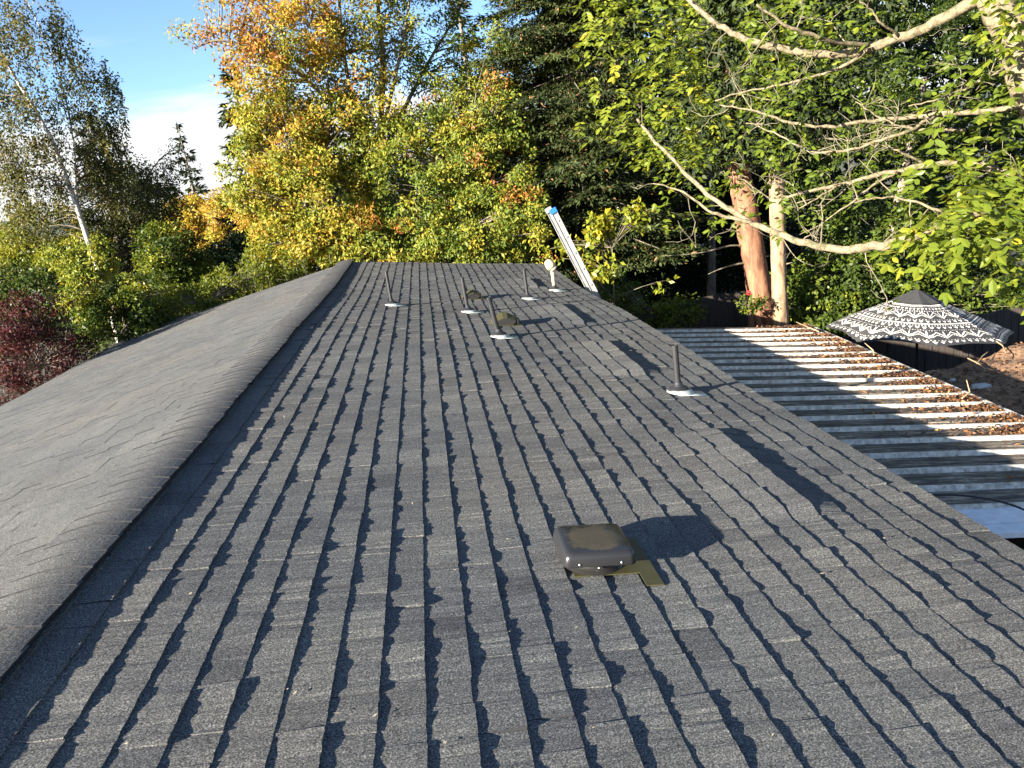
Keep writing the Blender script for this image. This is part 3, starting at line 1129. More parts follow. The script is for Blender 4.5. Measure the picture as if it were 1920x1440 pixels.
def umbrella():
    M_CAN, nt, b = new_mat('printed_canopy')
    b.inputs['Roughness'].default_value = 0.85
    n = obj_noise(nt, 30, 3, 0.6)
    blk = ramp(nt, n, [(0.3, (0.018, 0.018, 0.019)), (0.7, (0.028, 0.027, 0.027))])
    c = mix(nt, blk, (0.56, 0.54, 0.48), attr(nt))
    nt.links.new(c, b.inputs['Base Color'])
    D = 11.6
    apex = at(1719, 547, D)
    ctr = np.array([apex[0], apex[1], apex[2]])
    t = thing('garden_umbrella', 'black garden umbrella with white zigzag and triangle print', 'umbrella', (ctr[0], ctr[1], GZ))
    Rr, drop = 1.40, 0.62
    tiltx = math.radians(7.0)                      # canopy tipped down toward +x
    nth, nr = 640, 120
    rot0 = math.radians(-22)

    def pt(r, th):
        a = (th - rot0) % (math.pi / 4) - math.pi / 8
        flat = math.cos(math.pi / 8) / math.cos(a)
        valley = 1 - abs(a) / (math.pi / 8)         # 1 at panel middle
        rr = Rr * r * (flat * (1 - 0.02 * valley * r))
        z = -drop * (0.93 * r + 0.07 * r * r) - 0.035 * valley * r * (1 - r) * 4 * 0.4 + 0.02 * valley * r ** 4
        # one slack panel folds down on the left
        x, y = rr * math.cos(th), rr * math.sin(th)
        dth = abs((th - math.radians(197) + math.pi) % (2 * math.pi) - math.pi)
        if dth < 0.30 and r > 0.84:
            k = (r - 0.84) / 0.16 * (1 - dth / 0.30)
            z -= 0.10 * k
            x *= 1 - 0.05 * k
            z += 0.012 * math.sin(th * 90) * k
        z2 = z - x * math.sin(tiltx)
        return np.array([ctr[0] + x, ctr[1] + y, ctr[2] + z2])

    def printed(r, th):
        a = th / (2 * math.pi)

        def tri(n, r0, r1):
            q = (a * n) % 1
            h = (r - r0) / (r1 - r0)
            return 0 <= h <= 1 and abs(q - 0.5) < 0.36 * (1 - h)

        def dots(n, r0, r1):
            return r0 < r < r1 and (a * n) % 1 < 0.38

        def line(r0, w):
            return abs(r - r0) < w

        def zig(n, r0, amp, w):
            q = (a * n) % 1
            z = r0 + amp * (abs(q - 0.5) * 4 - 1)
            return abs(r - z) < w
        if r < 0.26:
            return False
        if line(0.278, 0.007) or dots(180, 0.292, 0.308):
            return True
        if tri(52, 0.335, 0.37) or dots(96, 0.385, 0.395):
            return True
        if zig(20, 0.455, 0.045, 0.0085) or zig(20, 0.492, 0.030, 0.005):
            return True
        if (a * 20) % 1 > 0.93 and 0.41 < r < 0.475:
            return True
        if dots(110, 0.545, 0.556) or tri(56, 0.57, 0.605) or line(0.628, 0.008):
            return True
        if dots(130, 0.655, 0.666) or tri(60, 0.682, 0.718) or dots(170, 0.736, 0.747):
            return True
        if zig(28, 0.812, 0.042, 0.0085) or zig(28, 0.846, 0.030, 0.005):
            return True
        if (a * 28) % 1 > 0.92 and 0.765 < r < 0.83:
            return True
        if dots(150, 0.902, 0.913) or tri(72, 0.928, 0.966):
            return True
        return False
    mb = MB()
    V = []
    for i in range(nr + 1):
        for j in range(nth):
            V.append(pt(0.05 + 0.95 * i / nr, 2 * math.pi * j / nth))
    mb.v = [tuple(v) for v in V]
    for i in range(nr):
        r = 0.05 + 0.95 * (i + 0.5) / nr
        for j in range(nth):
            k = (j + 1) % nth
            mb.f.append((i * nth + j, (i + 1) * nth + j, (i + 1) * nth + k, i * nth + k))
            mb.m.append(0)
            mb.t.append(1.0 if printed(r, 2 * math.pi * (j + 0.5) / nth) else 0.0)
    mb.build('canopy', M_CAN, t)
    vc = MB()
    V = [pt(r, 2 * math.pi * j / 64) + np.array([0, 0, 0.05 - 0.03 * r / 0.27]) for r in (0.002, 0.1, 0.2, 0.27) for j in range(64)]
    vc.v = [tuple(v) for v in V]
    for i in range(3):
        for j in range(64):
            k = (j + 1) % 64
            vc.f.append((i * 64 + j, (i + 1) * 64 + j, (i + 1) * 64 + k, i * 64 + k))
            vc.m.append(0)
            vc.t.append(0.0)
    vc.build('vent_flap', M_CAN, t)
    for q in range(8):
        th = rot0 + math.pi / 8 + q * math.pi / 4
        rb = MB()
        rb.tube([pt(0.05, th) - [0, 0, 0.012], pt(0.5, th) - [0, 0, 0.014], pt(0.99, th) - [0, 0, 0.012]], 0.008, 6)
        rb.build('rib', M_PIPE, t)
    pl = MB()
    pl.tube([(ctr[0], ctr[1], GZ), (ctr[0], ctr[1], ctr[2] - 0.5), (ctr[0], ctr[1], ctr[2] + 0.04)], 0.022, 10)
    pl.build('pole', M_POST, t, smooth=True)
    fi = MB()
    fi.lathe([(0.022, 0.03), (0.03, 0.05), (0.02, 0.075), (0.0, 0.085)], ctr, (0, 0, 1), 12)
    fi.build('finial', M_PIPE, t, smooth=True)


umbrella()

# ------------------------------------------------------------------ board fences behind the patio roof
fence2 = thing('board_fence', 'dark upright board fence under and behind the umbrella', 'fence', (11.0, 13.2, GZ))
xf = 8.0
while xf < 15.5:
    mb = MB()
    h = 1.08 + rng.normal() * 0.012
    mb.box((xf + 0.07, 13.2 + rng.normal() * 0.006, GZ + h / 2), (0.136, 0.022, h))
    mb.build('board', M_WOOD, fence2)
    xf += 0.144
for z in (0.25, 0.85):
    mb = MB()
    mb.box((11.75, 13.24, GZ + z), (7.5, 0.04, 0.09))
    mb.build('rail', M_POST, fence2)
fence = thing('board_fence', 'dark upright board fence behind the patio roof', 'fence', (8.5, 15.6, GZ))
xf = 5.2
while xf < 13.0:
    mb = MB()
    h = 1.75 + rng.normal() * 0.012
    mb.box((xf + 0.07, 15.6 + rng.normal() * 0.006, GZ + h / 2), (0.136, 0.022, h))
    mb.build('board', M_WOOD, fence)
    xf += 0.144
for z in (0.35, 1.45):
    mb = MB()
    mb.box((9.1, 15.64, GZ + z), (7.8, 0.04, 0.09))
    mb.build('rail', M_POST, fence)

# ================================================================== vegetation


def unit(a):
    return a / (np.linalg.norm(a, axis=-1, keepdims=True) + 1e-9)


def leaf_quads(P, axis, nrm, L, w):
    """leaf shaped quads: base, side, tip, side, folded a little along the midrib"""
    a = unit(axis)
    b = unit(np.cross(nrm, a))
    c = np.cross(a, b)
    L = L[:, None]
    return np.stack([P, P + a * L * 0.42 + b * L * w + c * L * 0.07, P + a * L, P + a * L * 0.42 - b * L * w + c * L * 0.07], 1)


def bez(p0, p1, bend, n=6):
    t = np.linspace(0, 1, n)[:, None]
    m = (p0 + p1) / 2 + bend
    return (1 - t) ** 2 * p0 + 2 * t * (1 - t) * m + t ** 2 * p1


def tree(name, label, cat, base, blobs, mat, bark, n_clump, per, leaf, clump_r, tint, trunk=None, r0=0.15, aspect=0.26,
         weep=0.0, limbs=0.5, group=None, core=0.35, stems=1, seed=None, jitter=0.10, face_up=0.25, limb_r=0.25, sunny=0.55, limb_mat=None):
    """blobs: (centre, radii, weight). tint(p, clump_random) -> 0..1."""
    base = np.asarray(base, float)
    t = thing(name, label, cat, base, group)
    vol = np.array([b[2] * np.prod(b[1]) ** (2 / 3) for b in blobs])
    vol = vol / vol.sum()
    which = rng.choice(len(blobs), n_clump, p=vol)
    d = unit(rng.normal(size=(n_clump, 3)))
    rr = rng.uniform(core, 1.0, n_clump) ** 0.6
    C = np.array([np.asarray(blobs[w][0]) for w in which])
    Rd = np.array([np.asarray(blobs[w][1]) for w in which])
    C = C + d * rr[:, None] * Rd
    out = unit(d / Rd)
    cr_ = clump_r * rng.uniform(0.55, 1.35, n_clump)
    cnt = np.maximum(3, (per * (cr_ / clump_r) ** 2 * rng.uniform(0.6, 1.3, n_clump)).astype(int))
    idx = np.repeat(np.arange(n_clump), cnt)
    n = len(idx)
    q = unit(rng.normal(size=(n, 3))) * (rng.random((n, 1)) ** 0.45)
    q[:, 2] *= 0.72
    P = C[idx] + q * cr_[idx][:, None]
    if weep:
        # hanging strands: leaves strung below a few points of each clump
        ns = 5
        sid = rng.integers(0, ns, n)
        so = rng.normal(size=(n_clump, ns, 3)) * cr_[:, None, None] * 0.55
        ln = rng.uniform(0.35, 1.0, (n_clump, ns)) * weep
        s_ = rng.random(n)
        o = so[idx, sid]
        P = C[idx] + o + np.stack([0.10 * s_ * o[:, 0], 0.10 * s_ * o[:, 1], -s_ * ln[idx, sid]], 1) + rng.normal(size=(n, 3)) * 0.035
    axis = rng.normal(size=(n, 3)) + out[idx] * 0.5 + np.array([0, 0, -0.45 - (0.9 if weep else 0)])
    nrm = rng.normal(size=(n, 3)) * 0.75 + out[idx] * 0.6 + np.array([0, 0, face_up]) - LIGHT * sunny
    Lf = leaf * rng.uniform(0.6, 1.25, n)
    ct = rng.normal(size=n_clump)
    tt = np.clip(tint(P, ct[idx]) + rng.normal(size=n) * jitter, 0, 1)
    np_mesh('crown', leaf_quads(P, axis, nrm, Lf, aspect), 4, tt, mat, t)
    # wood
    wd = MB()
    if trunk is None:
        top = np.mean([b[0] for b in blobs], 0)
        trunk = [bez(base, top + np.array([rng.normal() * 0.1, rng.normal() * 0.1, 0]), rng.normal(size=3) * 0.12, 8)]
    r0s = r0 if isinstance(r0, (list, tuple)) else [r0] * len(trunk)
    for tr_, rq in zip(trunk, r0s):
        tr_ = np.asarray(tr_, float)
        m = len(tr_)
        wd.tube(tr_, np.linspace(rq, rq * 0.3, m), 10, bump=0.05)
    allp = np.concatenate([np.asarray(x, float) for x in trunk])
    rad_at = np.concatenate([np.linspace(q, q * 0.3, len(x)) for x, q in zip(trunk, r0s)])
    sel = rng.random(n_clump) < limbs
    for c in C[sel]:
        dz = allp[:, 2] - c[2]
        dd = np.linalg.norm(allp - c, axis=1) + np.where(dz > -0.05, 2.5 * (dz + 0.05), 0)
        i = int(np.argmin(dd))
        p0 = allp[i]
        L = np.linalg.norm(c - p0)
        if L > 0.1:
            q_ = bez(p0, c, np.array([rng.normal() * 0.08, rng.normal() * 0.08, (0.12 if not weep else 0.25)]) * L, 5)
            r_ = min(rad_at[i] * 0.55, limb_r * 0.045 * L + 0.006)
            wd.tube(q_, np.linspace(r_, 0.004, 5), 4, 1 if limb_mat else 0, cap=False)
    wd.build('trunk', [bark, limb_mat] if limb_mat else bark, t, smooth=True)
    return t


def B(px_, py_, y, rx, ry, rd=None, w=1.0):
    """crown lobe centred near that spot of the picture, y metres out; rx, ry in photo pixels, rd metres deep"""
    s = px2m(y)
    return (at(px_, py_, y), np.array([rx * s, rd if rd else rx * s, ry * s]), w)


def under(px_, py_, y):
    p = at(px_, py_, y)
    p[2] = ground_z(p[0], p[1])
    return p


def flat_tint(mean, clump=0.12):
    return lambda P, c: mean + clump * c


def conifer(name, label, base, height, radius, n_br, mat, spray, per, droop=0.25, tip=0.05, start=0.1, tint=0.45, r0=0.2, bark=None, brown=0.0, group=None, width=0.16, clump=0.07, taper=0.85):
    base = np.asarray(base, float)
    t = thing(name, label, 'tree', base, group)
    hgt = rng.random(n_br) ** 1.15 * (1 - start) + start
    hgt = np.sort(hgt)
    az = rng.uniform(0, 2 * np.pi, n_br)
    Lb = radius * ((1 - hgt) / (1 - start)) ** taper * rng.uniform(0.7, 1.15, n_br) + tip
    dirs = np.stack([np.cos(az), np.sin(az), np.zeros(n_br)], 1)
    k = np.maximum(6, (per * (Lb / radius + 0.1)).astype(int))
    idx = np.repeat(np.arange(n_br), k)
    n = len(idx)
    s = rng.random(n) ** 0.75
    up = rng.normal(size=n_br) * 0.05
    z = -droop * s ** 1.3 + 0.45 * droop * s ** 3.2 + up[idx] * s
    lat = rng.normal(size=n) * 0.20 * (1.1 - 0.6 * s)
    perp = np.stack([-np.sin(az), np.cos(az), np.zeros(n_br)], 1)
    P = base + np.array([0, 0, 1.0]) * (hgt[idx] * height)[:, None] + dirs[idx] * (s * Lb[idx])[:, None] + perp[idx] * (lat * Lb[idx])[:, None]
    P[:, 2] += z * Lb[idx] - np.abs(lat) * 0.30 * Lb[idx] - np.abs(rng.normal(size=n)) * 0.05
    side_ = np.sign(lat)[:, None]
    axis = dirs[idx] * 0.8 + perp[idx] * side_ * 0.7 + rng.normal(size=(n, 3)) * 0.45 + np.array([0, 0, -0.35])
    nrm = rng.normal(size=(n, 3)) * 0.5 + np.array([0, 0, 0.9]) + dirs[idx] * 0.35
    Lf = spray * rng.uniform(0.55, 1.3, n)
    tt = np.clip(tint + clump * rng.normal(size=n_br)[idx] + rng.normal(size=n) * 0.10 + 0.18 * (s - 0.5), 0, 0.92)
    if brown:
        m = rng.random(n) < brown
        tt[m] = 0.98
    np_mesh('crown', leaf_quads(P, axis, nrm, Lf, width), 4, tt, mat, t)
    wd = MB()
    wd.tube([base, base + [0.03, 0, height * 0.5], base + [0, 0, height]], [r0, r0 * 0.6, 0.015], 10, bump=0.05)
    for i in range(0, n_br, 2):
        p0 = base + np.array([0, 0, hgt[i] * height])
        p1 = p0 + dirs[i] * Lb[i] * 0.85 + np.array([0, 0, -droop * 0.6 * Lb[i]])
        wd.tube(bez(p0, p1, np.array([0, 0, 0.03]), 4), np.linspace(0.012 + 0.01 * Lb[i], 0.004, 4), 4, cap=False)
    wd.build('trunk', bark or B_GREY, t, smooth=True)
    return t


# ---- left: birch, firs, shrubs ---------------------------------------------------------------
def path(pts):
    return np.array([at(*p) for p in pts])


def smooth_path(P, k=4):
    P = np.asarray(P, float)
    n = (len(P) - 1) * k + 1
    t = np.linspace(0, len(P) - 1, n)
    Q = np.stack([np.interp(t, np.arange(len(P)), P[:, i]) for i in range(3)], 1)
    for _ in range(k):
        Q[1:-1] = (Q[:-2] + 2 * Q[1:-1] + Q[2:]) / 4
    return Q


bb = under(215, 620, 22)
birch_tr = [smooth_path(np.vstack([bb, path([(200, 545, 22), (165, 450, 22), (140, 375, 22), (118, 318, 22), (100, 265, 21.8), (66, 205, 21.6), (25, 140, 21.5), (-20, 60, 21.5)])])),
            smooth_path(path([(150, 400, 22), (140, 345, 22.3), (142, 290, 22.4), (125, 180, 22.5), (80, 60, 22.5), (50, 0, 22.5)])),
            smooth_path(path([(108, 300, 22), (60, 315, 21.5), (10, 300, 21.2), (-30, 330, 21)]))]


def birch_tint(P, c):
    return 0.46 + 0.13 * c + 0.10 * np.clip((-6.2 - P[:, 0]) / 1.5, -1, 1)


tree('birch_tree', 'white trunked weeping birch leaning left against the sky', 'tree', bb,
     [B(55, 90, 21.8, 75, 95, 0.8, 1.0), B(182, 170, 22.2, 34, 75, 0.6, 1.1), B(20, 230, 21.9, 80, 70, 0.8, 0.7), B(150, 250, 22.6, 60, 70, 0.6, 0.9), B(90, 380, 22.6, 60, 50, 0.5, 0.5), B(195, 300, 22.4, 40, 70, 0.5, 0.7), B(60, 290, 21.7, 60, 60, 0.6, 0.6), B(100, 420, 22.6, 70, 40, 0.5, 0.5), B(215, 330, 23.2, 65, 70, 0.7, 0.9),
      B(-40, 200, 22.4, 70, 130, 1.0, 0.6), B(80, 0, 22.5, 34, 50, 0.6, 0.5), B(60, 340, 22.8, 70, 35, 0.6, 0.5), B(20, 320, 21.2, 40, 30, 0.4, 0.4)],
     L_BIRCH, B_BIRCH, 600, 66, 0.075, 0.22, birch_tint, trunk=birch_tr, r0=[0.085, 0.035, 0.025], weep=0.85, limbs=0.25, limb_mat=B_GREY, aspect=0.30, limb_r=0.2)
tree('birch_tree', 'drooping birch bough with bare tips hanging against the white cloud', 'tree', under(270, 600, 24),
     [B(335, 300, 24, 28, 26, 0.5, 1.0), B(285, 320, 24, 40, 30, 0.5, 0.8)],
     L_BIRCH, B_GREY, 40, 46, 0.075, 0.2, flat_tint(0.25, 0.1), trunk=[smooth_path(np.vstack([under(270, 600, 24), path([(262, 480, 24), (255, 380, 24), (285, 310, 24), (330, 272, 24), (362, 300, 24)])]))], r0=0.03, weep=0.75, limbs=0.8)

conifer('fir_tree', 'tall dark fir behind the birch, tallest of the left firs', under(228, 480, 34), 9.5, 2.2, 130, L_CON, 0.30, 75, tint=0.30)
conifer('fir_tree', 'dark fir right of the tall fir behind the birch', under(285, 480, 38), 8.3, 2.5, 120, L_CON, 0.32, 70, tint=0.24)
conifer('fir_tree', 'short black fir at the right end of the left conifer row', under(345, 480, 44), 7.2, 2.0, 90, L_CON, 0.34, 60, tint=0.10)
conifer('fir_tree', 'black fir between the drooping bough and short fir', under(318, 480, 42), 7.4, 2.2, 90, L_CON, 0.34, 60, tint=0.10)
conifer('fir_tree', 'tiny far spruce standing alone against the white cloud', under(389, 470, 60), 11.2, 1.7, 80, L_CON, 0.45, 46, tint=0.3)
conifer('fir_tree', 'dark fir with layered boughs at the left edge of the orange tree', under(505, 470, 27), 9.4, 1.9, 150, L_CON, 0.26, 80, tint=0.36, droop=0.15)

tree('shrub_tree', 'dense dark green tree behind the white birch trunk', 'tree', under(215, 600, 25),
     [B(225, 430, 25.5, 75, 95, 1.2), B(285, 400, 25.5, 45, 70, 1.0), B(150, 490, 25.5, 60, 50, 1.0)], L_BIRCH, B_GREY, 300, 90, 0.09, 0.30, flat_tint(0.22, 0.14), r0=0.10)
tree('shrub_tree', 'yellow green airy tree at the left edge under the birch', 'tree', under(90, 600, 24),
     [B(85, 440, 24, 70, 55, 1.2), B(25, 480, 24, 40, 35, 1.0), B(140, 490, 22.5, 60, 50, 0.6), B(60, 500, 23, 80, 40, 0.8)], L_GREEN, B_GREY, 230, 90, 0.085, 0.28, flat_tint(0.74, 0.12), r0=0.07)
tree('shrub_tree', 'small orange leaved tree at the far left edge', 'tree', under(15, 560, 32),
     [B(12, 468, 32, 34, 38, 1.0)], L_AUT, B_GREY, 60, 70, 0.12, 0.35, flat_tint(0.66, 0.08), r0=0.07)
tree('shrub_tree', 'rounded dark green tree with sunlit crown left of the roof end', 'tree', under(345, 600, 21),
     [B(320, 480, 21, 48, 55, 0.9, 1.2), B(290, 540, 20.5, 70, 50, 1.0), B(385, 535, 21, 50, 42, 0.9)], L_GREEN, B_GREY, 280, 80, 0.095, 0.27, flat_tint(0.46, 0.20), r0=0.10)
tree('shrub_tree', 'pale orange round tree in the distance by the cloud', 'tree', under(385, 560, 36),
     [B(375, 425, 33, 52, 50, 1.4, 1.4), B(425, 405, 32, 36, 44, 1.2), B(440, 430, 29, 36, 45, 1.0), B(345, 405, 33, 24, 24, 1.0)], L_AUT, B_GREY, 260, 100, 0.13, 0.38, flat_tint(0.62, 0.07), r0=0.10)
tree('shrub_tree', 'dark shrubby tree in shade below the pale orange tree', 'tree', under(460, 600, 25),
     [B(480, 465, 25, 60, 40, 1.0), B(430, 490, 25, 50, 30, 1.0)], L_SHADE, B_GREY, 130, 80, 0.11, 0.32, flat_tint(0.4, 0.15), r0=0.08)


def spire_hedge():
    """upright laurel shoots with bright tips"""
    t = thing('laurel_hedge', 'bright green laurel hedge of upright shoots beside the roof end', 'hedge', under(500, 600, 18.6))
    V_, T_ = [], []
    wd = MB()
    for i in range(150):
        px_, D = rng.uniform(385, 640), rng.uniform(17.6, 19.8)
        top = at(px_, rng.uniform(462, 535) + (px_ < 440) * 30, D)
        bot = np.array([top[0] + rng.normal() * 0.1, top[1], top[2] - rng.uniform(0.9, 1.6)])
        n = 95
        s = rng.random(n) ** 0.8
        P = bot + (top - bot) * s[:, None]
        th = rng.uniform(0, 6.28, n)
        o = np.stack([np.cos(th), np.sin(th), np.zeros(n)], 1)
        P = P + o * (0.02 + 0.10 * (1 - s)[:, None])
        V_.append(leaf_quads(P, o + np.array([0, 0, 0.9]) + rng.normal(size=(n, 3)) * 0.3, o * 0.6 + np.array([0, 0, 0.4]) + rng.normal(size=(n, 3)) * 0.4, 0.10 * rng.uniform(0.6, 1.2, n), 0.24))
        T_.append(np.clip(0.40 + 0.28 * s + rng.normal(size=n) * 0.1, 0, 1))
        g = np.array([bot[0], bot[1], GZ])
        wd.tube([g, bot, top], [0.02, 0.012, 0.004], 4, cap=False)
    np_mesh('crown', np.concatenate(V_), 4, np.concatenate(T_), L_GREEN, t)
    wd.build('trunk', B_GREY, t)


spire_hedge()
tree('shrub', 'light green small leaved shrub along the left eave', 'shrub', under(340, 640, 17.5),
     [B(345, 585, 17.6, 75, 45, 0.8), B(420, 555, 18, 60, 40, 0.8), B(290, 600, 17, 50, 40, 0.7), B(500, 530, 18.4, 60, 40, 0.7)], L_GREEN, B_GREY, 240, 70, 0.065, 0.2, flat_tint(0.62, 0.13), r0=0.04)
tree('shrub', 'glossy dark green shrub in shade between red bush and eave', 'shrub', under(215, 680, 15.5),
     [B(215, 610, 15.5, 70, 60, 0.8, 1.2), B(275, 605, 16, 50, 40, 0.7), B(180, 560, 16.5, 60, 40, 0.8)], L_GREEN, B_GREY, 190, 60, 0.085, 0.22, flat_tint(0.26, 0.18), r0=0.05)
tree('sumac_sapling', 'bright yellow green sumac with drooping leaves below the birch', 'small tree', under(160, 680, 15.2),
     [B(150, 565, 15.2, 20, 65, 0.3, 1.2), B(165, 500, 15.4, 40, 26, 0.4), B(195, 475, 15.6, 20, 28, 0.3), B(125, 480, 15.6, 36, 24, 0.3)], L_AUT, B_GREY, 130, 40, 0.085, 0.16, flat_tint(0.36, 0.06), r0=0.03, aspect=0.2, sunny=0.9)
tree('shrub', 'large dark green bush behind the red shrub at the left edge', 'shrub', under(50, 680, 17),
     [B(50, 555, 17, 90, 55, 1.0), B(130, 590, 16.5, 60, 50, 0.8), B(-10, 600, 16.5, 60, 60, 0.8)], L_GREEN, B_GREY, 240, 70, 0.09, 0.25, flat_tint(0.26, 0.20), r0=0.06)
tree('red_shrub', 'dark red leaved shrub beside the left eave', 'shrub', under(60, 760, 13.8),
     [B(70, 670, 13.8, 85, 70, 0.7, 1.3), B(10, 640, 13.6, 50, 70, 0.6), B(118, 600, 14.2, 16, 45, 0.3, 0.6), B(35, 590, 14, 30, 40, 0.4, 0.6), B(140, 670, 14.2, 40, 45, 0.5), B(0, 730, 13.4, 50, 50, 0.6), B(75, 590, 14, 14, 35, 0.3, 0.5)],
     L_RED, B_GREY, 330, 52, 0.050, 0.17, lambda P, c: 0.42 + 0.17 * c + 0.10 * np.sin(P[:, 0] * 3), r0=0.03, limbs=0.8, aspect=0.28, jitter=0.14)

# ---- centre: tall autumn tree and the yellow green mass below it ------------------------------
cb_ = under(700, 560, 20)
cen_tr = [smooth_path(np.vstack([cb_, path([(712, 330, 20), (712, 240, 20), (722, 120, 20.1), (706, 0, 20.2), (700, -160, 20.4)])])),
          smooth_path(np.vstack([cb_ + [-0.15, 0, 0], path([(690, 300, 20), (660, 190, 19.8), (640, 80, 19.6), (630, -100, 19.5)])])),
          smooth_path(path([(705, 320, 20), (640, 215, 19.4), (560, 130, 19), (480, 95, 18.8), (410, 70, 18.6), (370, 88, 18.6)])),
          smooth_path(path([(712, 300, 20), (760, 200, 20.4), (800, 120, 20.8), (850, 40, 21), (900, -60, 21)])),
          smooth_path(path([(714, 260, 20), (745, 130, 19.6), (770, 0, 19.4), (780, -120, 19.4)]))]


def cen_tint(P, c):
    h = np.clip((P[:, 2] - 2.0) / 3.0, 0, 1)
    left = np.clip((2.2 - P[:, 0]) / 3.5, 0, 1)
    right = np.clip((P[:, 0] - 1.6) / 2.0, 0, 1)
    return 0.42 + 0.16 * h * left + 0.13 * left - 0.16 * right + 0.13 * c


tree('autumn_tree', 'tall autumn tree with orange leaves and several dark stems', 'tree', cb_,
     [B(560, 60, 19.2, 130, 70, 1.4, 1.3), B(420, 60, 18.8, 70, 42, 0.8, 0.6), B(480, 130, 19, 75, 50, 0.9, 0.7), B(620, 160, 19.5, 110, 70, 1.3, 1.1), B(700, 40, 19.8, 90, 100, 1.4, 0.8),
      B(790, 90, 20.6, 80, 95, 1.2, 0.6), B(600, -90, 19.6, 200, 80, 1.8, 1.0), B(770, -90, 20, 150, 80, 1.8, 0.7), B(860, 120, 21, 50, 120, 1.0, 0.5), B(640, 240, 19.6, 130, 60, 1.2, 0.9), B(460, 10, 18.8, 60, 40, 0.8, 0.5)],
     L_AUT, B_GREY, 640, 84, 0.10, 0.33, cen_tint, trunk=cen_tr, r0=[0.10, 0.08, 0.055, 0.06, 0.05], limbs=0.55, aspect=0.22, core=0.2)


def yel_tint(P, c):
    x = np.clip((P[:, 0] + 1.5) / 4.5, 0, 1)
    return 0.52 - 0.22 * x + 0.12 * c - 0.02 * P[:, 2]


tree('autumn_shrub', 'golden yellow autumn shrub tree left of centre behind the roof', 'tree', under(560, 560, 19.5),
     [B(540, 280, 19.5, 85, 95, 1.2, 1.2), B(480, 350, 19.5, 65, 80, 1.0), B(600, 370, 19, 105, 85, 1.2, 1.2), B(650, 455, 18.3, 110, 50, 0.9), B(540, 440, 19, 70, 50, 0.9), B(620, 260, 19.4, 75, 75, 1.0), B(490, 225, 19.6, 40, 40, 0.7)],
     L_AUT, B_GREY, 620, 85, 0.095, 0.29, yel_tint, r0=0.09, aspect=0.24)
tree('autumn_shrub', 'yellow green ash thicket behind the roof end and ladder', 'tree', under(850, 560, 18.8),
     [B(800, 350, 18.8, 110, 100, 1.3, 1.2), B(920, 330, 18.6, 95, 110, 1.3, 1.2), B(760, 455, 17.8, 110, 48, 0.9), B(880, 455, 17.6, 120, 48, 0.9), B(985, 430, 17.4, 60, 70, 0.8, 0.9), B(900, 230, 19.4, 80, 90, 1.2), B(800, 260, 19.4, 80, 60, 1.2), B(930, 130, 20, 50, 90, 1.0, 0.8)],
     L_AUT, B_GREY, 760, 85, 0.10, 0.29, lambda P, c: 0.33 + 0.12 * c + 0.13 * np.clip((0.2 - P[:, 2]) / 1.2, 0, 1) + np.where(c > 1.55, 0.28, 0), r0=0.09, aspect=0.24)
conifer('spruce_tree', 'thin dark conifer top between the autumn tree and big spruce', under(925, 480, 27), 11.6, 1.5, 150, L_CON, 0.22, 80, tint=0.40, brown=0.03)

# ---- big spruce -------------------------------------------------------------------------------
conifer('spruce_tree', 'huge dark spruce with hanging brown cones right of centre', under(1108, 480, 19.8), 17.5, 2.75, 640, L_CON, 0.125, 560, droop=0.34, start=0.17, tint=0.55, taper=0.6, r0=0.24, brown=0.035, width=0.15, clump=0.12)

# ---- right: dark wood ---------------------------------------------------------------------------
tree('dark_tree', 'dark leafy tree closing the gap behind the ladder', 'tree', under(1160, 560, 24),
     [B(1120, 430, 23.5, 110, 110, 1.4), B(1230, 480, 23, 110, 110, 1.4), B(1060, 470, 22, 60, 60, 1.0)], L_SHADE, B_GREY, 330, 90, 0.12, 0.36, flat_tint(0.34, 0.16), r0=0.12)
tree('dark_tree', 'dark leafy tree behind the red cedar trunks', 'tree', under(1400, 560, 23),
     [B(1360, 300, 23, 150, 150, 1.6), B(1450, 420, 22.5, 130, 130, 1.4), B(1320, 470, 22, 100, 110, 1.2)], L_SHADE, B_GREY, 420, 90, 0.12, 0.38, flat_tint(0.30, 0.17), r0=0.14)
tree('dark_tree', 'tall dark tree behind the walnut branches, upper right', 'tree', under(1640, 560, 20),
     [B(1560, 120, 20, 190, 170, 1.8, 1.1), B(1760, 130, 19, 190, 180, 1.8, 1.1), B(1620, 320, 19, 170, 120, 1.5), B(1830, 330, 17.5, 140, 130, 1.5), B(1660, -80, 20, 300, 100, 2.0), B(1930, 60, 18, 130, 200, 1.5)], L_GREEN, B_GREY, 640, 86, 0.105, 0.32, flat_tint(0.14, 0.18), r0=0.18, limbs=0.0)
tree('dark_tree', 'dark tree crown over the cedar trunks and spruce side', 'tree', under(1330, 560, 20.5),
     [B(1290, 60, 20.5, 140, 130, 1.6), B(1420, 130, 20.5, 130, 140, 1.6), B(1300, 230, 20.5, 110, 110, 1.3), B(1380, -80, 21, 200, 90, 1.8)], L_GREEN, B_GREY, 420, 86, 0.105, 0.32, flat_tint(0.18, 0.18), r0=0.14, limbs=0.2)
tree('laurel_shrub', 'sunlit dark green laurel shrub behind the umbrella', 'shrub', under(1680, 640, 14.5),
     [B(1600, 520, 14.5, 110, 70, 0.9, 1.2), B(1720, 510, 14.8, 110, 70, 1.0, 1.2), B(1500, 560, 14.3, 50, 50, 0.6), B(1840, 540, 14.6, 100, 70, 0.9), B(1560, 590, 13.8, 80, 40, 0.6), B(1650, 440, 15.5, 120, 60, 1.0), B(1880, 585, 14.4, 70, 50, 0.6)],
     L_GREEN, B_GREY, 620, 66, 0.085, 0.25, flat_tint(0.34, 0.14), r0=0.06, aspect=0.3)
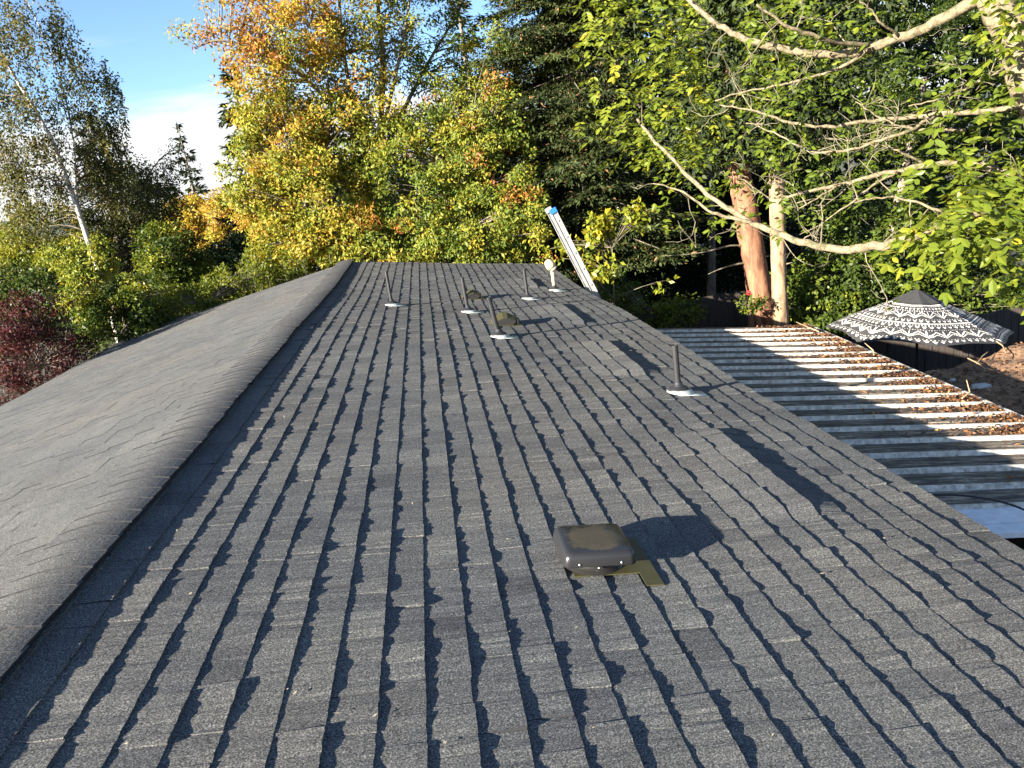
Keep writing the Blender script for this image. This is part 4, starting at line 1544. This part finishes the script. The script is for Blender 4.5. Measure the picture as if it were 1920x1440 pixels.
tree('shrub', 'small sunlit shrub beside the far corner of the patio roof', 'shrub', under(1275, 640, 15),
     [B(1270, 590, 14.8, 40, 28, 0.5), B(1215, 590, 15.5, 45, 30, 0.5), B(1160, 560, 16.5, 50, 40, 0.6)], L_GREEN, B_GREY, 100, 46, 0.075, 0.2, flat_tint(0.42, 0.18), r0=0.03)
tree('sapling', 'thin sapling with bright yellow green leaves right of the ladder', 'small tree', under(1130, 600, 14),
     [B(1125, 430, 14, 26, 26, 0.25, 1.1), B(1188, 400, 13.6, 16, 26, 0.2, 0.7), B(1125, 500, 14, 30, 30, 0.3, 0.5), B(1045, 470, 14.6, 24, 22, 0.3, 0.35), B(1075, 465, 14.4, 16, 16, 0.2, 0.2), B(1240, 530, 14, 20, 20, 0.2, 0.2)],
     L_WAL, B_TWIG, 70, 16, 0.115, 0.16, flat_tint(0.78, 0.1), r0=0.03, limbs=0.9)
tree('flowering_plant', 'small green plant with one red bloom below the cedar trunks', 'plant', under(1408, 600, 13.4),
     [B(1408, 568, 13.4, 22, 14, 0.2)], L_GREEN, B_GREY, 14, 26, 0.07, 0.12, flat_tint(0.5, 0.1), r0=0.012)
fl_ = MB()
c_ = at(1404, 549, 13.3)
for i in range(14):
    d = unit(rng.normal(size=3)) * 0.035
    fl_.lathe([(0.0, 0.012), (0.016, 0.004), (0.02, -0.006), (0.0, -0.01)], c_ + d, tuple(d + np.array([0, 0, .01])), 7)
fo_ = fl_.build('red_flower', simple('red_petal', (0.55, 0.012, 0.02), 0.5))
tag(fo_, 'round red bloom at the foot of the cedar trunk', 'flower')

def woods():
    """deep wood behind everything on the right, too dense to tell its trees apart"""
    n = 60000
    px_ = rng.uniform(430, 2250, n)
    py_ = rng.uniform(-260, 620, n)
    y = rng.uniform(27, 34, n)
    P = np.array([at(a, b, c) for a, b, c in zip(px_, py_, y)])
    ax = rng.normal(size=(n, 3)) + [0, 0, -0.4]
    nr = rng.normal(size=(n, 3)) - LIGHT * 0.5
    keep = (px_ > 1010) | (py_ > np.where(px_ > 860, 150, 300 + (px_ < 560) * 110))
    o = np_mesh('woods', leaf_quads(P, ax, nr, 0.42 * rng.uniform(0.5, 1.2, n), 0.3)[keep], 4, np.clip(0.25 + rng.normal(size=n) * 0.15, 0, 0.8)[keep], L_SHADE)
    tag(o, 'deep dark wood behind the trees on the right', 'woods', None, 'stuff')


woods()

# cedar trunks
def cedar(name, label, pts, y, w0, w1, bark, branches):
    P = path([(a, b, y) for a, b in pts])
    base = np.array([P[0][0] + 0.02, P[0][1], ground_z(P[0][0], P[0][1])])
    t = thing(name, label, 'tree', base)
    Q = smooth_path(np.vstack([base, P]), 6)
    mb = MB()
    r = np.linspace(w0, w1, len(Q)) * px2m(y) / 2
    r *= 1 + 0.05 * np.sin(np.linspace(0, 17, len(Q)))
    mb.tube(Q, r, 18, bump=0.035)
    mb.build('trunk', bark, t, smooth=True)
    for br in branches:
        b_ = MB()
        q = smooth_path(path([(a, c, y + d) for a, c, d in br]), 3)
        b_.tube(q, np.linspace(0.022, 0.005, len(q)), 6)
        b_.build('branch', B_TWIG, t, smooth=True)
    # high foliage
    top = P[4]
    nC = 230
    hz = rng.uniform(0.28, 3.6, nC)
    az = rng.uniform(0, 6.28, nC)
    rad = rng.uniform(0.2, 1.7, nC)
    C = top + np.stack([np.cos(az) * rad, np.sin(az) * rad * 0.6 - 0.55, hz - 0.08 * rad], 1)
    k = 60
    idx = np.repeat(np.arange(nC), k)
    Pn = C[idx] + rng.normal(size=(nC * k, 3)) * np.array([0.26, 0.26, 0.18])
    np_mesh('crown', leaf_quads(Pn, rng.normal(size=(nC * k, 3)) + np.array([0, 0, -1.0]), rng.normal(size=(nC * k, 3)) + [0, 0, .4], 0.13 * rng.uniform(.5, 1.3, nC * k), 0.22), 4,
            np.clip(0.42 + rng.normal(size=nC)[idx] * 0.1 + rng.normal(size=nC * k) * 0.08, 0, 0.9), L_CON, t)
    return t


cedar('cedar_tree', 'red barked cedar, left one of the twin trunks', [(1428, 575), (1420, 520), (1408, 450), (1396, 380), (1384, 310), (1376, 230), (1370, 120), (1366, -60)], 14.0, 48, 32, B_CED,
      [[(1400, 462, 0), (1370, 458, -0.1), (1330, 472, -0.2), (1285, 478, -0.3), (1240, 480, -0.3)], [(1404, 492, 0), (1375, 496, -0.1), (1345, 506, -0.2), (1328, 514, -0.2)],
       [(1398, 400, 0), (1370, 385, 0.1), (1335, 386, 0.2)], [(1400, 445, 0), (1380, 432, -0.1), (1362, 430, -0.1)], [(1396, 375, 0), (1372, 352, -.1), (1356, 318, -.2)]])
cedar('cedar_tree', 'pale barked cedar, right one of the twin trunks', [(1462, 578), (1460, 520), (1459, 440), (1457, 360), (1454, 290), (1452, 200), (1449, 80), (1446, -60)], 13.5, 29, 23, B_CED2,
      [[(1462, 500, 0), (1476, 494, -0.1), (1488, 492, -0.1)], [(1456, 400, 0), (1490, 380, -.1), (1530, 372, -.2)]])

# ---- walnut --------------------------------------------------------------------------------------
wal_base = np.array([7.9, 5.4, GZ])
wal = thing('walnut_tree', 'walnut tree reaching in with pale branches, upper right', 'tree', wal_base)
wood = MB()
twig = MB()
wtr = smooth_path(np.vstack([wal_base, [7.5, 5.6, -1.5], [7.05, 5.9, 0.2], at(1975, 240, 6.1), at(1925, 140, 6.2), at(1893, 50, 6.3), at(1850, -15, 6.4), at(1790, -140, 6.6)]), 5)
wood.tube(wtr, np.linspace(0.24, 0.088, len(wtr)), 16, bump=0.05)
limb_defs = [
    ([(1990, 300, 6.1), (1915, 335, 6.2), (1880, 324, 6.3), (1848, 312, 6.4), (1800, 304, 6.5), (1735, 308, 6.6), (1660, 326, 6.8), (1580, 345, 7.0), (1490, 366, 7.2), (1440, 372, 7.3)], 0.052, 0.012),
    ([(2000, 330, 5.6), (1900, 372, 5.6), (1800, 412, 5.7), (1718, 440, 5.8), (1655, 462, 5.9), (1590, 470, 6.1), (1540, 464, 6.3), (1490, 450, 6.5), (1440, 432, 6.8), (1388, 408, 7.0), (1330, 368, 7.3), (1270, 308, 7.7), (1230, 268, 8.0), (1195, 224, 8.3)], 0.058, 0.016),
    ([(1410, 418, 6.9), (1372, 408, 7.0), (1335, 402, 7.1), (1305, 374, 7.3), (1262, 352, 7.5), (1225, 345, 7.6)], 0.024, 0.006),
    ([(1850, -10, 6.4), (1770, 35, 6.7), (1700, 66, 7.0), (1632, 90, 7.2), (1590, 100, 7.3), (1530, 106, 7.4), (1480, 92, 7.5), (1412, 80, 7.7), (1375, 62, 7.8), (1340, 44, 8.0), (1290, 0, 8.2), (1262, -30, 8.3)], 0.058, 0.026),
    ([(1632, 84, 7.2), (1570, 82, 7.1), (1500, 60, 7.0), (1462, 40, 7.0), (1420, 10, 7.0)], 0.028, 0.010),
    ([(1640, 86, 7.2), (1600, 115, 7.2), (1560, 136, 7.3), (1500, 150, 7.4), (1450, 164, 7.5), (1398, 170, 7.6), (1340, 190, 7.8)], 0.022, 0.007),
    ([(1990, 195, 6.1), (1900, 203, 6.2), (1800, 212, 6.4), (1740, 216, 6.6), (1680, 222, 6.8), (1600, 230, 7.0), (1530, 242, 7.2), (1470, 226, 7.4), (1400, 204, 7.6), (1350, 196, 7.8)], 0.034, 0.008),
    ([(1760, 214, 6.5), (1700, 250, 6.4), (1650, 262, 6.5), (1600, 283, 6.6), (1540, 288, 6.8), (1500, 278, 7.0), (1450, 246, 7.2), (1400, 230, 7.4)], 0.018, 0.006),
    ([(1810, 244, 6.3), (1745, 246, 6.4), (1690, 238, 6.5), (1640, 216, 6.6), (1605, 190, 6.7)], 0.014, 0.005),
    ([(1740, 308, 6.6), (1690, 286, 6.6), (1650, 272, 6.7), (1620, 270, 6.7)], 0.014, 0.005),
    ([(1680, 322, 6.7), (1640, 345, 6.7), (1590, 385, 6.8), (1540, 420, 6.9), (1500, 440, 7.0)], 0.014, 0.004),
    ([(1770, 400, 5.8), (1725, 382, 5.9), (1690, 370, 6.0), (1640, 368, 6.1), (1600, 380, 6.2)], 0.014, 0.005),
    ([(1880, 130, 6.2), (1840, 150, 6.3), (1800, 172, 6.4), (1750, 188, 6.5), (1700, 200, 6.6)], 0.014, 0.005),
    ([(1690, 68, 7.0), (1650, 45, 6.9), (1635, 15, 6.9), (1610, 5, 6.9)], 0.014, 0.005),
    ([(1580, 345, 7.0), (1530, 372, 7.0), (1490, 395, 7.1), (1470, 400, 7.1)], 0.010, 0.004),
]
limb_pts = []
for pts, ra, rb in limb_defs:
    q = smooth_path(path(pts), 4)
    q += rng.normal(size=q.shape) * 0.006
    wood.tube(q, np.linspace(ra, rb, len(q)) * 0.82, 10, bump=0.10)
    limb_pts.append((q, ra))


def zig(p0, d, L, r, depth=0):
    """crooked bare twig"""
    n = 5
    pts = [p0]
    for i in range(n):
        d = unit(d + rng.normal(size=3) * 0.28 + np.array([0, 0, 0.05]))
        pts.append(pts[-1] + d * L / n)
    twig.tube(pts, np.linspace(r, max(0.0018, r * 0.4), n + 1), 5, cap=False)
    if depth < 2:
        for i in range(1, n + 1):
            if rng.random() < 0.5:
                zig(pts[i], unit(d + rng.normal(size=3) * 0.8), L * rng.uniform(0.3, 0.6), r * 0.6, depth + 1)
    return pts


tips = []
for q, ra in limb_pts:
    m = len(q)
    for i in range(3, m, 3):
        for _ in range(1 if rng.random() < 0.62 else 0):
            d = unit(q[min(i + 1, m - 1)] - q[i - 1] + rng.normal(size=3) * 0.9 + np.array([0, -0.1, rng.choice([-0.5, 0.6])]))
            pp = zig(q[i], d, rng.uniform(0.25, 0.75), 0.0055)
            tips.append(pp[-1])
wood.build('trunk', B_WAL, wal, smooth=True)
twig.build('twigs', B_TWIG, wal, kind='stuff')

LV, LT = [], []


def compound(p, d, L, leafl, n_pair, tint):
    """pinnate walnut leaf"""
    d = unit(np.asarray(d, float))
    sag_ = np.array([0, 0, -1.0])
    side_ = unit(np.cross(d, sag_ + rng.normal(size=3) * 0.15))
    upn = np.cross(side_, d)
    for i in range(n_pair):
        s = 0.3 + 0.7 * i / max(1, n_pair - 1)
        c = p + d * L * s + sag_ * 0.25 * L * s * s
        for sg in (-1, 1):
            a = unit(side_ * sg + d * 0.55 + sag_ * rng.uniform(0.0, 0.5))
            LV.append((c, a, upn + rng.normal(size=3) * 0.65, leafl * rng.uniform(0.75, 1.15)))
            LT.append(tint + rng.normal() * 0.09)
    c = p + d * L * 1.02 + sag_ * 0.26 * L
    LV.append((c, unit(d + sag_ * 0.5), upn + rng.normal(size=3) * 0.3, leafl * 1.15))
    LT.append(tint + rng.normal() * 0.08)


def spray_area(n, x0_, x1_, y0_, y1_, d0, d1, leafl, tint, pairs=(2, 4), keep=None):
    for _ in range(n):
        px_, py_ = rng.uniform(x0_, x1_), rng.uniform(y0_, y1_)
        if keep and not keep(px_, py_):
            continue
        y = rng.uniform(d0, d1)
        d = rng.normal(size=3) * np.array([1, 0.8, 0.4]) + np.array([-0.35, -0.25, -0.25])
        yel = 0.25 if rng.random() < 0.07 else 0.0
        compound(at(px_, py_, y), d, leafl * rng.uniform(2.0, 3.0), leafl, rng.integers(*pairs), tint + yel)


# big near leaves at the right
spray_area(118, 1745, 1945, 355, 545, 4.5, 5.7, 0.095, 0.58, (3, 5), lambda x, y: (x - 1710) * 0.9 + 330 > y - 20 or y < 470)
spray_area(26, 1690, 1800, 400, 500, 5.0, 5.8, 0.085, 0.60, (2, 4))
spray_area(60, 1740, 1945, 250, 380, 5.2, 6.2, 0.09, 0.55, (3, 5))
spray_area(45, 1760, 1945, 120, 260, 5.8, 6.6, 0.085, 0.45, (2, 4))
# sunlit sprays of the outer crown
spray_area(330, 1085, 1330, -30, 300, 8.6, 10.0, 0.082, 0.66, (3, 5), lambda x, y: x > 1085 + max(0, y - 130) * 0.35 + rng.normal() * 18 and rng.random() < 0.9)
spray_area(230, 1200, 1520, -30, 290, 8.0, 9.8, 0.080, 0.52, (2, 4))
spray_area(110, 1230, 1400, 250, 420, 8.0, 9.5, 0.075, 0.52, (2, 4), lambda x, y: rng.random() < 0.6)
spray_area(120, 1400, 1660, -20, 130, 7.0, 8.6, 0.075, 0.50, (2, 4))
spray_area(330, 1400, 1900, 90, 420, 6.6, 9.2, 0.070, 0.40, (2, 4))
spray_area(40, 1840, 1945, -20, 140, 5.6, 6.2, 0.08, 0.6, (2, 4))
for p in tips:
    if rng.random() < 0.35:
        compound(p, rng.normal(size=3) + [0, 0, -0.2], 0.14, 0.06, 2, 0.5)
P_ = np.array([a[0] for a in LV])
A_ = np.array([a[1] for a in LV])
N_ = np.array([a[2] for a in LV])
Ls = np.array([a[3] for a in LV])
a = unit(A_)
b = unit(np.cross(N_, a))
c = np.cross(a, b)
Ln = Ls[:, None]
# six cornered leaflet, folded along the midrib: two quads sharing the rib
r1 = [P_, P_ + a * Ln * 0.25 + b * Ln * 0.19 + c * Ln * 0.05, P_ + a * Ln * 0.62 + b * Ln * 0.21 + c * Ln * 0.05, P_ + a * Ln]
r2 = [P_, P_ + a * Ln, P_ + a * Ln * 0.62 - b * Ln * 0.21 + c * Ln * 0.05, P_ + a * Ln * 0.25 - b * Ln * 0.19 + c * Ln * 0.05]
LT = np.clip(np.array(LT), 0, 1)
np_mesh('crown', np.concatenate([np.stack(r1, 1), np.stack(r2, 1)]), 4, np.concatenate([LT, LT]), L_WAL, wal)
